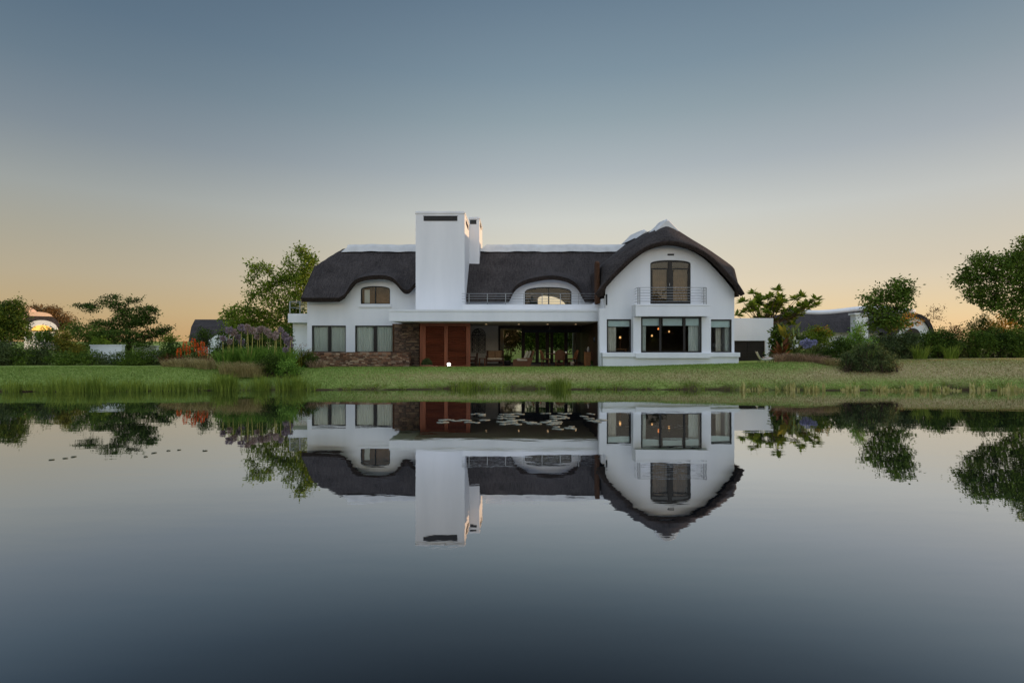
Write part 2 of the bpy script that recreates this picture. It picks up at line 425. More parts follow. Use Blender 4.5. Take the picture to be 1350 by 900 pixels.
M['bark_pale'] = mat_plain('pale_bark', (.17,.145,.11), .95, .3, 9, .6, 25, .1, stretch=(1,1,.3))
M['water'] = mat_water()
M['lawn'] = mat_ground()
M['pad'] = mat_island('lily_leaf', [(.14,.16,.10),(.24,.25,.20),(.18,.19,.14)], .35, .1)
M['pad_dark'] = mat_island('lily_leaf_dark', [(.03,.045,.02),(.06,.07,.03)], .4, .1)
M['lamp_white'] = mat_emit('flood_lamp', (1,.97,.9), 10)
M['lamp_warm'] = mat_emit('warm_bulb', (1,.30,.07), 1.3)
M['lamp_yellow'] = mat_emit('yellow_bulb', (1,.52,.18), 1.1)
M['downlight'] = mat_emit('downlight', (1,.68,.36), 1.6)
M['lit_window'] = mat_emit('lit_window', (1,.55,.12), .75)
M['outdoor_chair'] = mat_plain('pale_outdoor_fabric', (.60,.60,.55), .8, .06, 5)
M['outdoor_beige'] = mat_plain('beige_outdoor_fabric', (.46,.40,.33), .85, .08, 5)

# foliage
M['lf_dark'] = mat_leaf('leaf_dark', (.024,.048,.008), (.110,.175,.026))
M['lf_mid'] = mat_leaf('leaf_mid', (.042,.082,.010), (.165,.245,.034))
M['lf_bright'] = mat_leaf('leaf_bright', (0.092,0.187,0.029), (0.282,0.444,0.068))
M['lf_olive'] = mat_leaf('leaf_olive', (0.051,0.076,0.024), (0.220,0.227,0.059))
M['lf_yellow'] = mat_leaf('leaf_yellow', (0.100,0.112,0.015), (0.350,0.288,0.037))
M['lf_gold'] = mat_leaf('leaf_gold', (.07,.13,.012), (.29,.36,.04), .35, .5)
M['lf_brown'] = mat_leaf('leaf_brown', (0.081,0.053,0.020), (0.244,0.139,0.049))
M['lf_orange_and_sunlit'] = mat_leaf('leaf_orange_and_sunlit', (.28,.14,.02), (.60,.34,.05), .5)  # orange blossom; on the sunlit trees, sunset light put into the leaf colour
M['lf_red'] = mat_leaf('leaf_bronze', (0.098,0.042,0.018), (0.221,0.091,0.039))
M['lf_grey'] = mat_leaf('leaf_grey', (.040,.064,.022), (.150,.190,.065))
M['reed'] = mat_leaf('reed_blade', (0.130,0.193,0.025), (0.345,0.408,0.064), .3, 2)
M['reed_y'] = mat_leaf('water_plant_blade', (.28,.28,.06), (.70,.60,.24), .3, 2)
M['dry_grass'] = mat_leaf('dry_grass', (0.263,0.213,0.081), (0.628,0.506,0.243), .3, 2)
M['pink_grass'] = mat_leaf('plum_grass', (0.230,0.150,0.093), (0.576,0.392,0.253), .3, 2)
M['turf'] = mat_leaf('turf_blade', (0.151,0.234,0.045), (0.324,0.425,0.101), .3, .4)
M['turf_dry'] = mat_leaf('turf_dry_blade', (0.264,0.220,0.088), (0.527,0.439,0.211), .3, .4)
M['fl_purple'] = mat_leaf('petal_purple', (.24,.175,.20), (.46,.37,.40), .3, 3)
M['fl_mauve'] = mat_leaf('petal_mauve', (.30,.20,.17), (.55,.43,.38), .3, 3)
M['fl_blue'] = mat_leaf('petal_blue', (.24,.24,.40), (.44,.44,.60), .3, 3)
M['fl_red'] = mat_leaf('petal_red', (.70,.08,.015), (.95,.26,.05), .35, 3)
M['fl_white'] = mat_leaf('petal_white', (.5,.5,.48), (.75,.74,.72), .3, 3)
M['stalk'] = mat_plain('green_stalk', (.17,.22,.05), .7)
M['stalk_y'] = mat_plain('yellow_stalk', (.34,.30,.07), .7)
#@@STRUCTURE
# ================================================================== THE SETTING
def interp(x, xs, ys): return np.interp(x, xs, ys)
def shore0(X): return interp(X, [-90,-40,-20,-8,0,10,21,40,90], [19,21.2,22.3,23.2,23.6,23.1,22.8,23.6,26])
def shore(X): return shore0(X) + .10*np.sin(X*1.7)+.08*np.sin(X*4.1+1)+.06*np.sin(X*9.7)+.12*np.sin(X*.61+2)
def crest(X): return interp(X, [-60,-22,-14,-10,0,6,9,12,16,25,60], [.86,.83,.82,.80,.80,.83,.92,1.0,1.12,1.22,1.4])
def ground_z(X, Y):
    X = np.asarray(X, float); Y = np.asarray(Y, float)
    s = shore(X); d = Y - s; c = crest(X)
    s0 = shore0(X); t = np.clip((Y-s0)/(25.9-s0), 0, 1)
    up = .05 + (c-.05)*(1-(1-t)**1.5) + .015*np.sin(X*1.3+Y*2.1)*np.clip(d,0,1)*(t<1)
    down = np.maximum(-1.2, .05 + d*.55)
    z = np.where(d > 0, up, down)
    # level platform below the house
    inside = np.clip((17.5-np.abs(X-3.2))/1.5, 0, 1)*np.clip((Y-26.9)/1.4, 0, 1)
    z = z*(1-inside) + interp(X, [10.8,12.2,16,22], [.45,.80,.92,1.1])*inside
    back = np.clip((Y-27)/30, 0, 1)
    z = z + back*.35*(1-inside)*(d > 0)
    # the bank the camera stands on
    near = np.clip((1.2 - Y)/1.6, 0, 1)
    z = np.where(Y < 6, -1.2 + near*1.75, z)
    return z
def gz(x, y): return float(ground_z(x, y))

def grid_mesh(name, xs, ys, zf, mat):
    X, Y = np.meshgrid(xs, ys); Z = zf(X, Y)
    V = np.stack([X, Y, Z], -1).reshape(-1, 3)
    nx, ny = len(xs), len(ys)
    i = np.arange(ny-1)[:,None]*nx + np.arange(nx-1)[None,:]
    Fc = np.stack([i, i+1, i+nx+1, i+nx], -1).reshape(-1, 4)
    return mk(name, V, Fc, mat, sm=np.ones(len(Fc), bool))
xs = np.concatenate([[-2500,-900,-400,-200,-120,-80], np.arange(-60, 60.1, .5), [80,120,200,400,900,2500]])
ys = np.concatenate([[-800,-200,-60,-20,-6,-3], np.arange(-1.5, 3.1, .5), [6,10,14], np.arange(16, 22, .5), np.arange(22, 30, .125), np.arange(30, 60, 2), [70,100,160,300,700,1500,4000]])
gr = grid_mesh('ground', xs, ys, ground_z, M['lawn'])
tag(gr, kind='structure')
V = np.empty(len(gr.data.vertices)*3); gr.data.vertices.foreach_get('co', V); V = V.reshape(-1,3)
def dryness(X, Y):
    s = shore0(X); t = (Y-s)/(25.9-s)
    a = np.exp(-((t-.42)/.24)**2)*.58*np.clip((X+9)/5, 0, 1)
    a += .45*np.clip((X-13)/6, 0, 1)*np.clip((t-.25)*4, 0, 1)
    a -= .30*np.clip((t-.72)*6, 0, 1)*np.clip((13-X)/5, 0, 1)
    a -= .12*np.clip((-X-6)/4, 0, 1)
    return a
dd = V[:,1]-shore(V[:,0]); mud = np.exp(-((dd-.06)/.20)**2)*np.clip(.55+.5*np.sin(V[:,0]*2.7)+.4*np.sin(V[:,0]*7.3+1), 0, 1)*.9
mud = np.where(dd < 0, 1.0, mud); at_ = gr.data.attributes.new('mud', 'FLOAT', 'POINT'); at_.data.foreach_set('value', mud.astype(np.float32))
at_ = gr.data.attributes.new('dry', 'FLOAT', 'POINT'); at_.data.foreach_set('value', dryness(V[:,0], V[:,1]).astype(np.float32))

wx = [-300, 300]; wy = [-2, 40]
wat = mk('pond_water', [(-300,-2,0),(300,-2,0),(300,40,0),(-300,40,0)], [(0,1,2,3)], M['water'])
tag(wat, kind='structure')

# ================================================================== THE HOUSE
house = thing('thatched_house', (0, 32, .45), 'large white two-storey thatched house with two tall chimneys and an arched gable beside the pond', 'house')
P = M['plaster']

def smax(a, b, k): 
    h = np.clip(.5+.5*(a-b)/k, 0, 1)
    return b*(1-h)+a*h + k*h*(1-h)

YE, YR, ZE, ZR = 31.3, 35.0, 4.64, 8.22
KS = (ZR-ZE)/(YR-YE)
EB = [(380,398),(449,398),(452,396),(455,392.7),(461.8,380),(466,375.6),(472,372),(481,369.6),(490,368.4),(499,368),(508,368.4),(514,370),(520.5,373.5),(528,382.4),(531,386),(533,387.3),(538,387.5),(542,384.5),(547,378),(556,376),(580,376),(605,380),(612,399),
      (671,400),(676.6,386),(681,381),(689,376),(698,373),(707,371),(718,369),(728,368.5),(738,369.5),(748,372),(755,375.5),(761,380),(766,387.5),(769,397),(772,399),(1000,399)]
ebx = np.array([ax(p[0], YE) for p in EB]); ebz = np.array([az_(p[1], YE) for p in EB])
def eave(X):      # under edge of the thatch along the front
    return np.interp(X, ebx, ebz)
def roof_top(X, Y):
    X = np.asarray(X, float); Y = np.asarray(Y, float)
    e = np.mean([eave(X+d) for d in (-.1,-.05,0,.05,.1)], axis=0) + .24
    f = np.minimum(Y, 2*YR-Y)
    base = ZE + (f-YE)*KS
    # the slope dips gently between the ridge and the eaves
    base = base + .10*np.sin((f-YE)/(YR-YE)*math.pi)
    bump = e + (f-YE)*.30
    z = np.where(e > ZE+.06, smax(base, bump, .35), np.maximum(base, e+(f-YE)*.3))
    hip = 6.85 + (X+12.45)*1.05
    z = np.minimum(z, smax(hip, z, .01)*0 + hip) if True else z
    z = z + .02*np.sin(X*2.3+Y)*np.sin(Y*1.7) 
    return z

def roof_main():
    xs = np.unique(np.concatenate([np.arange(-12.45, 8.21, .16), np.linspace(-9.5,-5.6,60), np.linspace(-.4,4.6,70)]))
    ys = np.concatenate([np.linspace(YE, YR, 30), np.linspace(YR, 39.2, 18)[1:]])
    X, Y = np.meshgrid(xs, ys); Z = roof_top(X, Y)
    th = .24 + .10*np.clip((Y-YE)/2, 0, 1)
    # the thick edge: rounded nose
    top = np.stack([X, Y, Z], -1).reshape(-1,3); bot = np.stack([X, Y+.10*(Y < YE+.05), Z-th], -1).reshape(-1,3)
    nx, ny = len(xs), len(ys); n = nx*ny
    f = []; mi = []; sm = []
    i = (np.arange(ny-1)[:,None]*nx + np.arange(nx-1)[None,:]).ravel()
    f += np.stack([i,i+1,i+nx+1,i+nx],-1).tolist(); mi += [0]*len(i); sm += [True]*len(i)
    f += (np.stack([i,i+nx,i+nx+1,i+1],-1)+n).tolist(); mi += [1]*len(i); sm += [True]*len(i)
    for j in range(nx-1):
        f.append((j+n, j+1+n, j+1, j)); mi.append(1); sm.append(False)
        q = (ny-1)*nx+j; f.append((q, q+1, q+1+n, q+n)); mi.append(1); sm.append(False)
    for j in range(ny-1):
        q = j*nx; f.append((q, q+nx, q+nx+n, q+n)); mi.append(1); sm.append(False)
        q = j*nx+nx-1; f.append((q+n, q+nx+n, q+nx, q)); mi.append(1); sm.append(False)
    return mk('thatched_roof', np.concatenate([top, bot]), f, [M['thatch'], M['thatch_edge']], house, mi, sm)
RM = roof_main()

# ridge caps: rendered white, on the main ridge
def ridge_cap(x0, x1, parent):
    b = MB()
    prof = [(-.46,-.38),(-.30,.02),(-.16,.22),(.16,.22),(.30,.02),(.46,-.38)]
    n = 40; v = []; k = len(prof)
    for i in range(n+1):
        t = i/n; x = x0+(x1-x0)*t
        d = .03*math.sin(x*1.9)+.02*math.sin(x*5.3)
        s = 1 if i > 1 else (.15 if i == 0 else .8)
        for y, z in prof: v.append((x + (.9*(z+.30) if i == 0 else .45*(z+.3) if i == 1 else 0), YR+y, ZR+.05+z*.86+d*.6))
    f = []
    for i in range(n):
        for j in range(k-1): f.append((i*k+j, (i+1)*k+j, (i+1)*k+j+1, i*k+j+1))
    f.append(tuple(range(k))); f.append(tuple(n*k+j for j in range(k-1,-1,-1)))
    b.add(v, f, 0)
    return b.build('ridge_cap', M['cap'], RM)
ridge_cap(-11.05, -5.75, house); ridge_cap(-2.1, 8.0, house)

# ------------------------------------------------ wing roof (gable towards the pond)
XC = 8.2
U = [(788,392),(798,380),(809,367.5),(821,355.6),(833,344.5),(846.6,334),(856,329.2),(867,325.4),(877,323.8),(887.5,324),(899,326.2),(910.5,330),(921,335.2),(931,341.5),(940,349.5),(949,359),(959,370),(969,382),(975,391)]
Upts = np.array([(ax(x, 27.3), az_(y, 27.3)) for x, y in U])
Bpx = [(880.5,293.5),(884,294.6),(891,298.2),(907,308.5),(923,318.5),(936,326.5),(949,335),(961,343.5),(969,349.5),(972.5,354),(973.5,364),(975,376),(980,388)]
Bp = np.array([(ax(x, 27.9), az_(y, 27.9)) for x, y in Bpx]); Bp[:,0] = np.maximum(Bp[:,0], XC)
Bl = Bp.copy(); Bl[:,0] = np.maximum(2*XC - Bl[:,0], 4.74 + .02*np.arange(len(Bl))[::-1])
Bpts = np.concatenate([Bl[::-1], Bp[1:]])
def resamp(p, n):
    d = np.concatenate([[0], np.cumsum(np.linalg.norm(np.diff(p, axis=0), axis=1))])
    s = np.linspace(0, d[-1], n)
    return np.stack([np.interp(s, d, p[:,0]), np.interp(s, d, p[:,1])], -1)
def smooth(p, it=2):
    p = p.copy()
    for _ in range(it): p[1:-1] = .25*p[:-2]+.5*p[1:-1]+.25*p[2:]
    return p
NW = 81
Uc = smooth(resamp(Upts, NW), 4); Bc = resamp(Bpts, NW)
tg = np.gradient(Uc, axis=0); tg /= np.linalg.norm(tg, axis=1)[:,None]
nr = np.stack([-tg[:,1], tg[:,0]], -1)
Vc = Uc + nr*.22
Mc = .62*(Uc+nr*.30) + .38*Bc
Tc = .25*(Uc+nr*.30) + .75*Bc
def rise(Y): return np.maximum(0, (Y-28.3))*.10
def wing_roof():
    sts = [(27.18, Uc), (27.08, Vc*.6+Uc*.4), (27.10, Vc), (27.30, .82*(Uc+nr*.28)+.18*Bc), (27.55, Mc), (27.85, Tc), (28.25, Bc)]
    wgt = np.clip(1-np.abs(Bc[:,0]-XC)/3.4, 0, 1)
    for Y in (28.8, 29.6, 30.6, 31.8, 33, 34.5, 36, 38): 
        q = Bc.copy(); q[:,1] += rise(Y)*wgt**.7; sts.append((Y, q))
    inner = []
    for Y, q in sts[3:][::-1]:
        g = np.gradient(q, axis=0); g /= np.linalg.norm(g, axis=1)[:,None]+1e-9
        inner.append((Y if Y > 27.6 else 27.62, q - np.stack([-g[:,1], g[:,0]], -1)*.32))
    inner = inner[:-2]
    sts2 = sts + inner + [(27.3, Uc)]
    v = []; 
    for Y, q in sts2: v += [(x, Y, z) for x, z in q]
    f = []; mi = []; sm = []
    K = len(sts)
    for i in range(len(sts2)-1):
        for j in range(NW-1):
            a = i*NW+j
            f.append((a, a+1, a+NW+1, a+NW)); mi.append(1 if (i < 2 or i >= K-1) else 0); sm.append(True)
    return mk('wing_thatched_roof', v, f, [M['thatch_x'], M['thatch_edge']], house, mi, sm)
WR = wing_roof()
# bumps of white cap on the wing ridge
def cap_wing(y0, y1, zoff, n, tip, parent):
    v = []; prof = [(-.78,-.50),(-.40,-.14),(-.15,.13),(0,.20),(.15,.13),(.40,-.14),(.78,-.50)]; k = len(prof)
    for i in range(n+1):
        Y = y0+(y1-y0)*i/n
        s = tip[0]+(tip[1]-tip[0])*min(1, i/n*2.2)
        for x, z in prof: v.append((XC+x*s, Y, Bc[:,1].max()+rise(Y)+zoff+z*s+(0 if i else -.12)))
    f = [(i*k+j, i*k+j+1, (i+1)*k+j+1, (i+1)*k+j) for i in range(n) for j in range(k-1)]
    f.append(tuple(range(k-1,-1,-1))); f.append(tuple(n*k+j for j in range(k)))
    b = MB(); b.add(v, f, 0, False); return b.build('ridge_cap', M['cap'], parent)
cap_wing(28.0, 29.2, .10, 8, (.80, .90), WR)
cap_wing(32.5, 36.2, .10, 8, (.7, .95), WR)
# the brown cut end of reed where the wing roof stands against the main slope
b = MB()
b.prism_x([(28.5,4.13),(29.3,4.13),(29.3,6.4),(29.0,6.5),(28.5,6.35)], 4.54, 4.72)
b.build('reed_verge', M['reed_brown'], house, .05)

# ------------------------------------------------ walls with openings
def arch(x0, x1, z0, zs, zt):
    """opening with a segmental head"""
    def top(x):
        t = (x-x0)/(x1-x0)*2-1
        return zs + (zt-zs)*np.sqrt(np.clip(1-(abs(t))**2.3, 0, 1))
    return (x0, x1, z0, top)
def flat(x0, x1, z0, z1): return (x0, x1, z0, lambda x: z1+0*x)
def wall(name, x0, x1, y0, th, zb, topf, ops, parent, mat=P, step=.12):
    xs = set(np.arange(x0, x1, step).tolist()+[x0, x1])
    for o in ops:
        xs |= set(np.linspace(o[0], o[1], 25).tolist())
    xs = sorted(xs)
    xs = [x for i, x in enumerate(xs) if i == 0 or x-xs[i-1] > 1e-5]
    b = MB()
    for xa, xb in zip(xs[:-1], xs[1:]):
        xm = (xa+xb)/2
        cuts = sorted([o for o in ops if o[0] < xm < o[1]], key=lambda o: o[2])
        lo = (zb, zb)
        segs = []
        for o in cuts:
            segs.append((lo, (o[2], o[2]))); lo = (float(o[3](xa+1e-6)), float(o[3](xb-1e-6)))
        segs.append((lo, (float(topf(xa)), float(topf(xb)))))
        for (la, lb), (ha, hb) in segs:
            v = [(xa,y0,la),(xb,y0,lb),(xb,y0,hb),(xa,y0,ha),(xa,y0+th,la),(xb,y0+th,lb),(xb,y0+th,hb),(xa,y0+th,ha)]
            b.add(v, [(0,1,2,3),(5,4,7,6),(3,2,6,7),(1,0,4,5)])
    for o in ops:
        for x, s in ((o[0], 1), (o[1], -1)):
            z1 = float(o[3](x+s*1e-6))
            v = [(x,y0,o[2]),(x,y0+th,o[2]),(x,y0+th,z1),(x,y0,z1)]
            b.add(v, [(0,1,2,3)])
    for x in (x0, x1):
        z1 = float(topf(x)); b.add([(x,y0,zb),(x,y0+th,zb),(x,y0+th,z1),(x,y0,z1)], [(0,1,2,3)])
    return b.build(name, mat, parent)

def window(name, op, y, parent, mull=(), rails=(), fw=.06, glass='glass', depth=.08, label=None, mw=.07):
    """frame following the opening, panes behind; mullions at x, rails at z"""
    x0, x1, z0, top = op
    b = MB()
    n = 24; xs = np.linspace(x0, x1, n+1)
    zt = np.array([float(top(min(max(x, x0+1e-6), x1-1e-6))) for x in xs])
    b.box(x0, x1, y, y+depth, z0, z0+fw)
    b.box(x0, x0+fw, y+.001, y+depth-.001, z0+fw, zt[0]); b.box(x1-fw, x1, y+.001, y+depth-.001, z0+fw, zt[-1])
    for i in range(n):
        xa, xb, za, zb_ = xs[i], xs[i+1], zt[i], zt[i+1]
        v = [(xa,y-.001,za-fw*1.1),(xb,y-.001,zb_-fw*1.1),(xb,y-.001,zb_),(xa,y-.001,za),(xa,y+depth,za-fw*1.1),(xb,y+depth,zb_-fw*1.1),(xb,y+depth,zb_),(xa,y+depth,za)]
        b.add(v, [(0,1,2,3),(5,4,7,6),(1,0,4,5),(3,2,6,7)])
    for r in rails: b.box(x0+fw, x1-fw, y+.004, y+depth-.004, r-.035, r+.035)
    for m_ in mull: b.box(m_-mw/2, m_+mw/2, y-.004, y+depth-.008, z0+fw, float(top(m_))-fw*.5)
    fr = b.build(name, M['frame'], parent)
    g = MB(); v = []
    for i in range(n+1): v += [(xs[i], y+depth*.55, z0+.01), (xs[i], y+depth*.55, zt[i]-.01)]
    g.add(v, [(2*i, 2*i+2, 2*i+3, 2*i+1) for i in range(n)])
    g.build('pane', M[glass], fr)
    return fr

def curtain(x0, x1, y, z0, z1, parent, mat='curtain', folds=9, amp=.05, name='curtain'):
    n = max(30, folds*6); v = []
    for i in range(n+1):
        t = i/n; x = x0+(x1-x0)*t
        yy = y + amp*math.sin(t*folds*2*math.pi + 1.3*math.sin(t*9)) + amp*.4*math.sin(t*folds*4.7)
        v += [(x, yy+.02*math.sin(t*7), z0), (x, yy, z1)]
    b = MB(); b.add(v, [(2*i, 2*i+2, 2*i+3, 2*i+1) for i in range(n)], 0, True)
    return b.build(name, M[mat], parent)

# left wing front wall
def wx_(px, Y=32.0): return ax(px, Y)
def wz_(py, Y=32.0): return az_(py, Y)
opA = flat(wx_(411), wx_(456), wz_(464.5), wz_(429)); opB = flat(wx_(468), wx_(519.5), wz_(464.5), wz_(429))
opC = arch(wx_(475.3), wx_(514.2), wz_(400.6), wz_(381.5), wz_(377))
def left_top(x): return float(roof_top(x, 32.15)) - .17
def roof_under_left(x): return min(left_top(x), float(eave(np.array(x))) + .30 + .18)
wall('wall', -12.34, -5.5, 32.0, .34, .2, left_top, [opA, opB, opC], house)
# middle: ground floor is the open terrace, so the wall starts on the slab
opD = arch(ax(691.8, 32), ax(753.5, 32), az_(402, 32), az_(384.5, 32), az_(378.3, 32))
wall('dormer_wall', -2.86, 4.86, 32.0, .3, 3.83, left_top, [opD], house)
# sill of the little arched window
b = MB(); b.box(wx_(473.5), wx_(516), 31.93, 31.999, wz_(405), wz_(401)); b.build('window_sill', P, house, .01)
w = window('arched_window', opC, 32.08, house, [wx_(494.5)], fw=.055)
b = MB(); b.box(opC[0]+.1, opC[0]+.42, 32.5, 32.52, opC[2], opC[2]+.9); b.build('blind', M['curtain'], w)
for op in (opA, opB):
    xm = (op[0]+op[1])/2
    w = window('curtained_window', op, 32.05, house, [xm+.02], fw=.06, mw=.20 if op is opB else .17)
    curtain(op[0]+.05, xm-.02, 32.22, op[2], op[3](0), w, folds=8)
    curtain(xm+.06, op[1]-.05, 32.22, op[2], op[3](0), w, folds=9)
w = window('dormer_window', opD, 32.06, house, [ax(723.5, 32)], fw=.055, glass='glass_dormer')
# terrace slab over the open room, with drip edge and parapet
b = MB()
b.box(-6.62, 4.868, 28.6, 31.998, 3.19, 3.82); b.box(-2.86, 4.868, 32.002, 36.0, 3.19, 3.82)
b.box(-6.60, 4.866, 28.57, 28.599, 3.72, 3.816)
b.build('terrace_slab', P, house)
b = MB(); b.box(-2.70, 4.866, 28.95, 29.2, 3.823, 4.12); b.build('parapet', P, house, .01)
b = MB(); b.box(-5.3, 4.86, 28.75, 35.4, 3.14, 3.188); SOF = b.build('soffit', M['soffit'], house)
for px in (641, 684, 722, 759):
    b = MB(); c = at(px, 0, 31.2)
    b.lathe([(.075,-.03),(.09,-.012),(.09,0)], (c[0], 31.2, 3.138), 14, 0)
    b.lathe([(.05,-.036),(.05,-.031)], (c[0], 31.2, 3.138), 12, 1)
    b.build('downlight', [M['soffit'], M['downlight']], house)
# chimneys
def chimney(x0, x1, y0, y1, z0, z1, vx0, vx1, vz0, vz1, side=None):
    b = MB()
    b.box(x0, x1, y0, y1, z0, z1-.13)
    b.box(x0-.03, x1+.03, y0-.03, y1+.03, z1-.128, z1-.05)
    b.box(x0, x1, y0, y1, z1-.049, z1)
    o = b.build('chimney', P, house)
    b = MB()
    b.box(vx0, vx1, y0-.012, y0-.001, vz0, vz1, 1)
    b.box(vx0-.03, vx1+.03, y0-.02, y0-.001, vz1+.001, vz1+.03, 0)
    for i in range(6):
        x = vx0 + (vx1-vx0)*(i+.5)/6; b.box(x-.012, x+.012, y0-.018, y0-.0125, vz0, vz1, 0)
    b.build('vent_slot', [M['dark_steel'], M['vent']], o)
    if side:
        b = MB(); b.box(x1+.001, x1+.012, side[0], side[1], vz0, vz1, 0); b.build('vent_slot', M['vent'], o)
    return o
CY = 30.4
chimney(ax(548,CY), ax(612.5,CY), CY, 33.8, 3.823, az_(278.5, CY), ax(558.5, CY), ax(603, CY), az_(291.3, CY), az_(285.3, CY), (31.2, 33.0))
chimney(ax(612.5,CY)+.002, -2.07, 33.67, 36.9, 5.6, az_(286, 33.67), ax(619.5, 33.67), ax(628, 33.67), az_(295.5, 33.67), az_(290.5, 33.67), (34.3, 35.6))

# railings of steel wire
def railing(pts, z0, z1, posts, parent, wires=4, r=.018, pr=.028, name='balcony_railing', mat='steel'):
    b = MB(); pts = np.array(pts, float)
    for k in range(wires):
        z = z0 + (z1-z0)*(k+1)/wires
        b.tube([(p[0], p[1], z) for p in pts], r if k < wires-1 else r*1.4, 6)
    o = b.build(name, M[mat], parent)
    for x, y in posts:
        b = MB(); b.box(x-pr, x+pr, y-.012, y+.012, z0-.02, z1-.005); b.box(x-pr*1.6, x+pr*1.6, y-.05, y+.05, z0-.03, z0-.018)
        b.build('railing_post', M[mat], o)
    return o
zt = az_(387, 29.08)
railing([(-2.75,29.08),(4.84,29.08)], 4.14, zt, [(x, 29.08) for x in np.arange(-2.35, 4.7, 1.0)], house, 4, .011, .018)

# gable wing front
GY = 27.7
wop1 = flat(ax(799.9, GY), ax(832, GY), az_(464.6, GY), az_(420.7, GY))
wop2 = flat(ax(935.5, GY), ax(964.6, GY), az_(464.6, GY), az_(420.9, GY))
wopc = flat(6.62, 9.72, 1.535, 3.36)
wopd = arch(ax(857.4, GY), ax(910.7, GY), az_(400.5, GY), az_(347.5, GY), az_(342.8, GY))
def gable_top(x): return float(np.interp(x, Uc[:,0], Uc[:,1])) + .12
wall('gable_wall', 4.872, 11.6, GY, .34, .2, gable_top, [wop1, wop2, wopc, wopd], house)
b = MB(); b.box(4.56, 4.871, GY, GY+.5, .2, 3.83); b.build('pier', P, house)
# side and rear walls that close the house
b = MB(); b.box(11.26, 11.6, 28.042, 38.5, .2, 4.6); b.build('side_wall', P, house)
b = MB(); b.box(4.76, 4.87, 28.045, 36.0, 3.83, 4.36); b.build('side_wall', P, house)
b = MB(); b.box(4.6, 4.87, 28.2, 36.0, .2, 3.18); b.build('side_wall', M['door_wood'], house)
b = MB(); b.prism_x([(32.345,.2),(38.6,.2),(38.6,4.6),(36.5,6.6),(35,6.7),(33.6,6.6),(32.345,5.3)], -12.34, -12.02); b.build('side_wall', P, house)
wall('rear_wall', -12.02, 11.25, 38.3, .3, .2, lambda x: max(4.7, float(roof_top(x, 38.45)) - .2) if x < 4.9 else 4.7, [arch(ax(709,38.3), ax(751,38.3), 4.72, 5.15, 5.50), flat(-.6, 4.4, .6, 2.95)], house)
# bay
b = MB(); b.box(6.22, 6.615, 27.22, 27.698, 1.52, 3.365); b.build('pilaster', P, house)
b = MB(); b.box(9.725, 10.20, 27.22, 27.698, 1.52, 3.365); b.build('pilaster', P, house)
b = MB()
b.box(4.62, 11.66, 27.12, 27.698, az_(470.5, 27.1), 1.53)
b.box(4.66, 11.62, 27.2, 27.698, .2, az_(470.5, 27.1)-.002)
b.box(6.3, 10.12, 27.06, 27.118, az_(472, 27.1), 1.515)
b.build('sill', P, house, .012)
b = MB(); b.box(6.26, 9.99, 26.88, 27.698, 3.372, 3.98); b.box(6.24, 10.01, 26.86, 26.879, 3.90, 3.98); b.build('balcony', P, house, .008)
opc = flat(6.62, 9.72, 1.535, 3.362)
w = window('bay_window', opc, 27.225, house, [ax(881.5, 27.3)-.45, ax(901.5, 27.3)], fw=.07, mw=.11, depth=.05)
def blind(x0, x1, y, z0, z1, parent): 
    b = MB(); b.box(x0, x1, y, y+.02, z0, z1); b.box(x0, x1, y-.005, y+.025, z0-.03, z0-.001); return b.build('blind', M['blind'], parent)
mids = [6.69, ax(881.5, 27.3)-.45, ax(901.5, 27.3), 9.65]
mids[1] = ax(873, 27.3)
for a, c in ((mids[0]+.03, ax(872, 27.4)-.12), (ax(874, 27.4)-.02, ax(900, 27.4)-.04), (ax(903, 27.4)+.02, 9.62)):
    blind(a, c, 27.36, az_(428.5, 27.45), 3.35, w)
curtain(6.68, 6.95, 27.55, 1.54, 3.0, w, 'curtain', 4, .03); curtain(9.15, 9.68, 27.55, 1.54, 3.0, w, 'curtain', 6, .03)
w = window('side_window', wop1, GY+.015, house, [], fw=.065)
blind(wop1[0]+.07, wop1[1]-.06, GY+.11, az_(429.5, GY), wop1[3](0)-.02, w); curtain(wop1[0]+.1, wop1[0]+.55, GY+.3, wop1[2], 3.05, w, 'cream', 6, .03)
w = window('side_window', wop2, GY+.015, house, [], fw=.065)
blind(wop2[0]+.03, wop2[1]-.04, GY+.11, az_(430.5, GY), wop2[3](0)-.02, w); curtain(wop2[1]-.24, wop2[1]-.03, GY+.3, wop2[2], 3.0, w, 'curtain', 3, .03); curtain(wop2[0]+.5, wop2[0]+.78, GY+.5, wop2[2], 3.0, w, 'cream', 4, .03)
# balcony doors
dm = ax(884, GY)
w = window('balcony_door', wopd, GY+.06, house, [dm], [az_(354, GY)], fw=.075, mw=.20, glass='glass_strong')
b = MB()
for a, c in ((wopd[0]+.075, dm-.1), (dm+.1, wopd[1]-.075)):
    for x in (a, c-.06): b.box(x, x+.06, GY+.075, GY+.115, wopd[2]+.07, az_(355.5, GY))
    b.box(a+.06, c-.06, GY+.076, GY+.114, wopd[2]+.07, wopd[2]+.16)
b.build('door_leaf', M['frame'], w)
b = MB(); b.box(dm-.05, dm-.03, GY+.02, GY+.055, 5.0, 5.14); b.build('handle', M['steel'], w)
curtain(wopd[0]+.1, dm-.12, GY+.42, 4.1, 5.95, w, 'interior_wood', 6, .03); curtain(dm+.12, wopd[1]-.1, GY+.42, 4.1, 5.95, w, 'interior_wood', 6, .03)
b = MB(); b.box(ax(880, GY), ax(888.5, GY), GY-.02, GY-.001, az_(336.8, GY), az_(334.6, GY)); b.build('vent', M['vent'], house)
xl, xr = ax(841, 26.95), ax(931, 26.95)
zt = az_(379, 26.95)
railing([(xl,27.66),(xl,26.95),(xr,26.95),(xr,27.66)], 4.0, zt, [(xl,26.95),(xl+.09,26.95),(xr,26.95),(xr-.12,26.95)], house, 6, .011, .03)
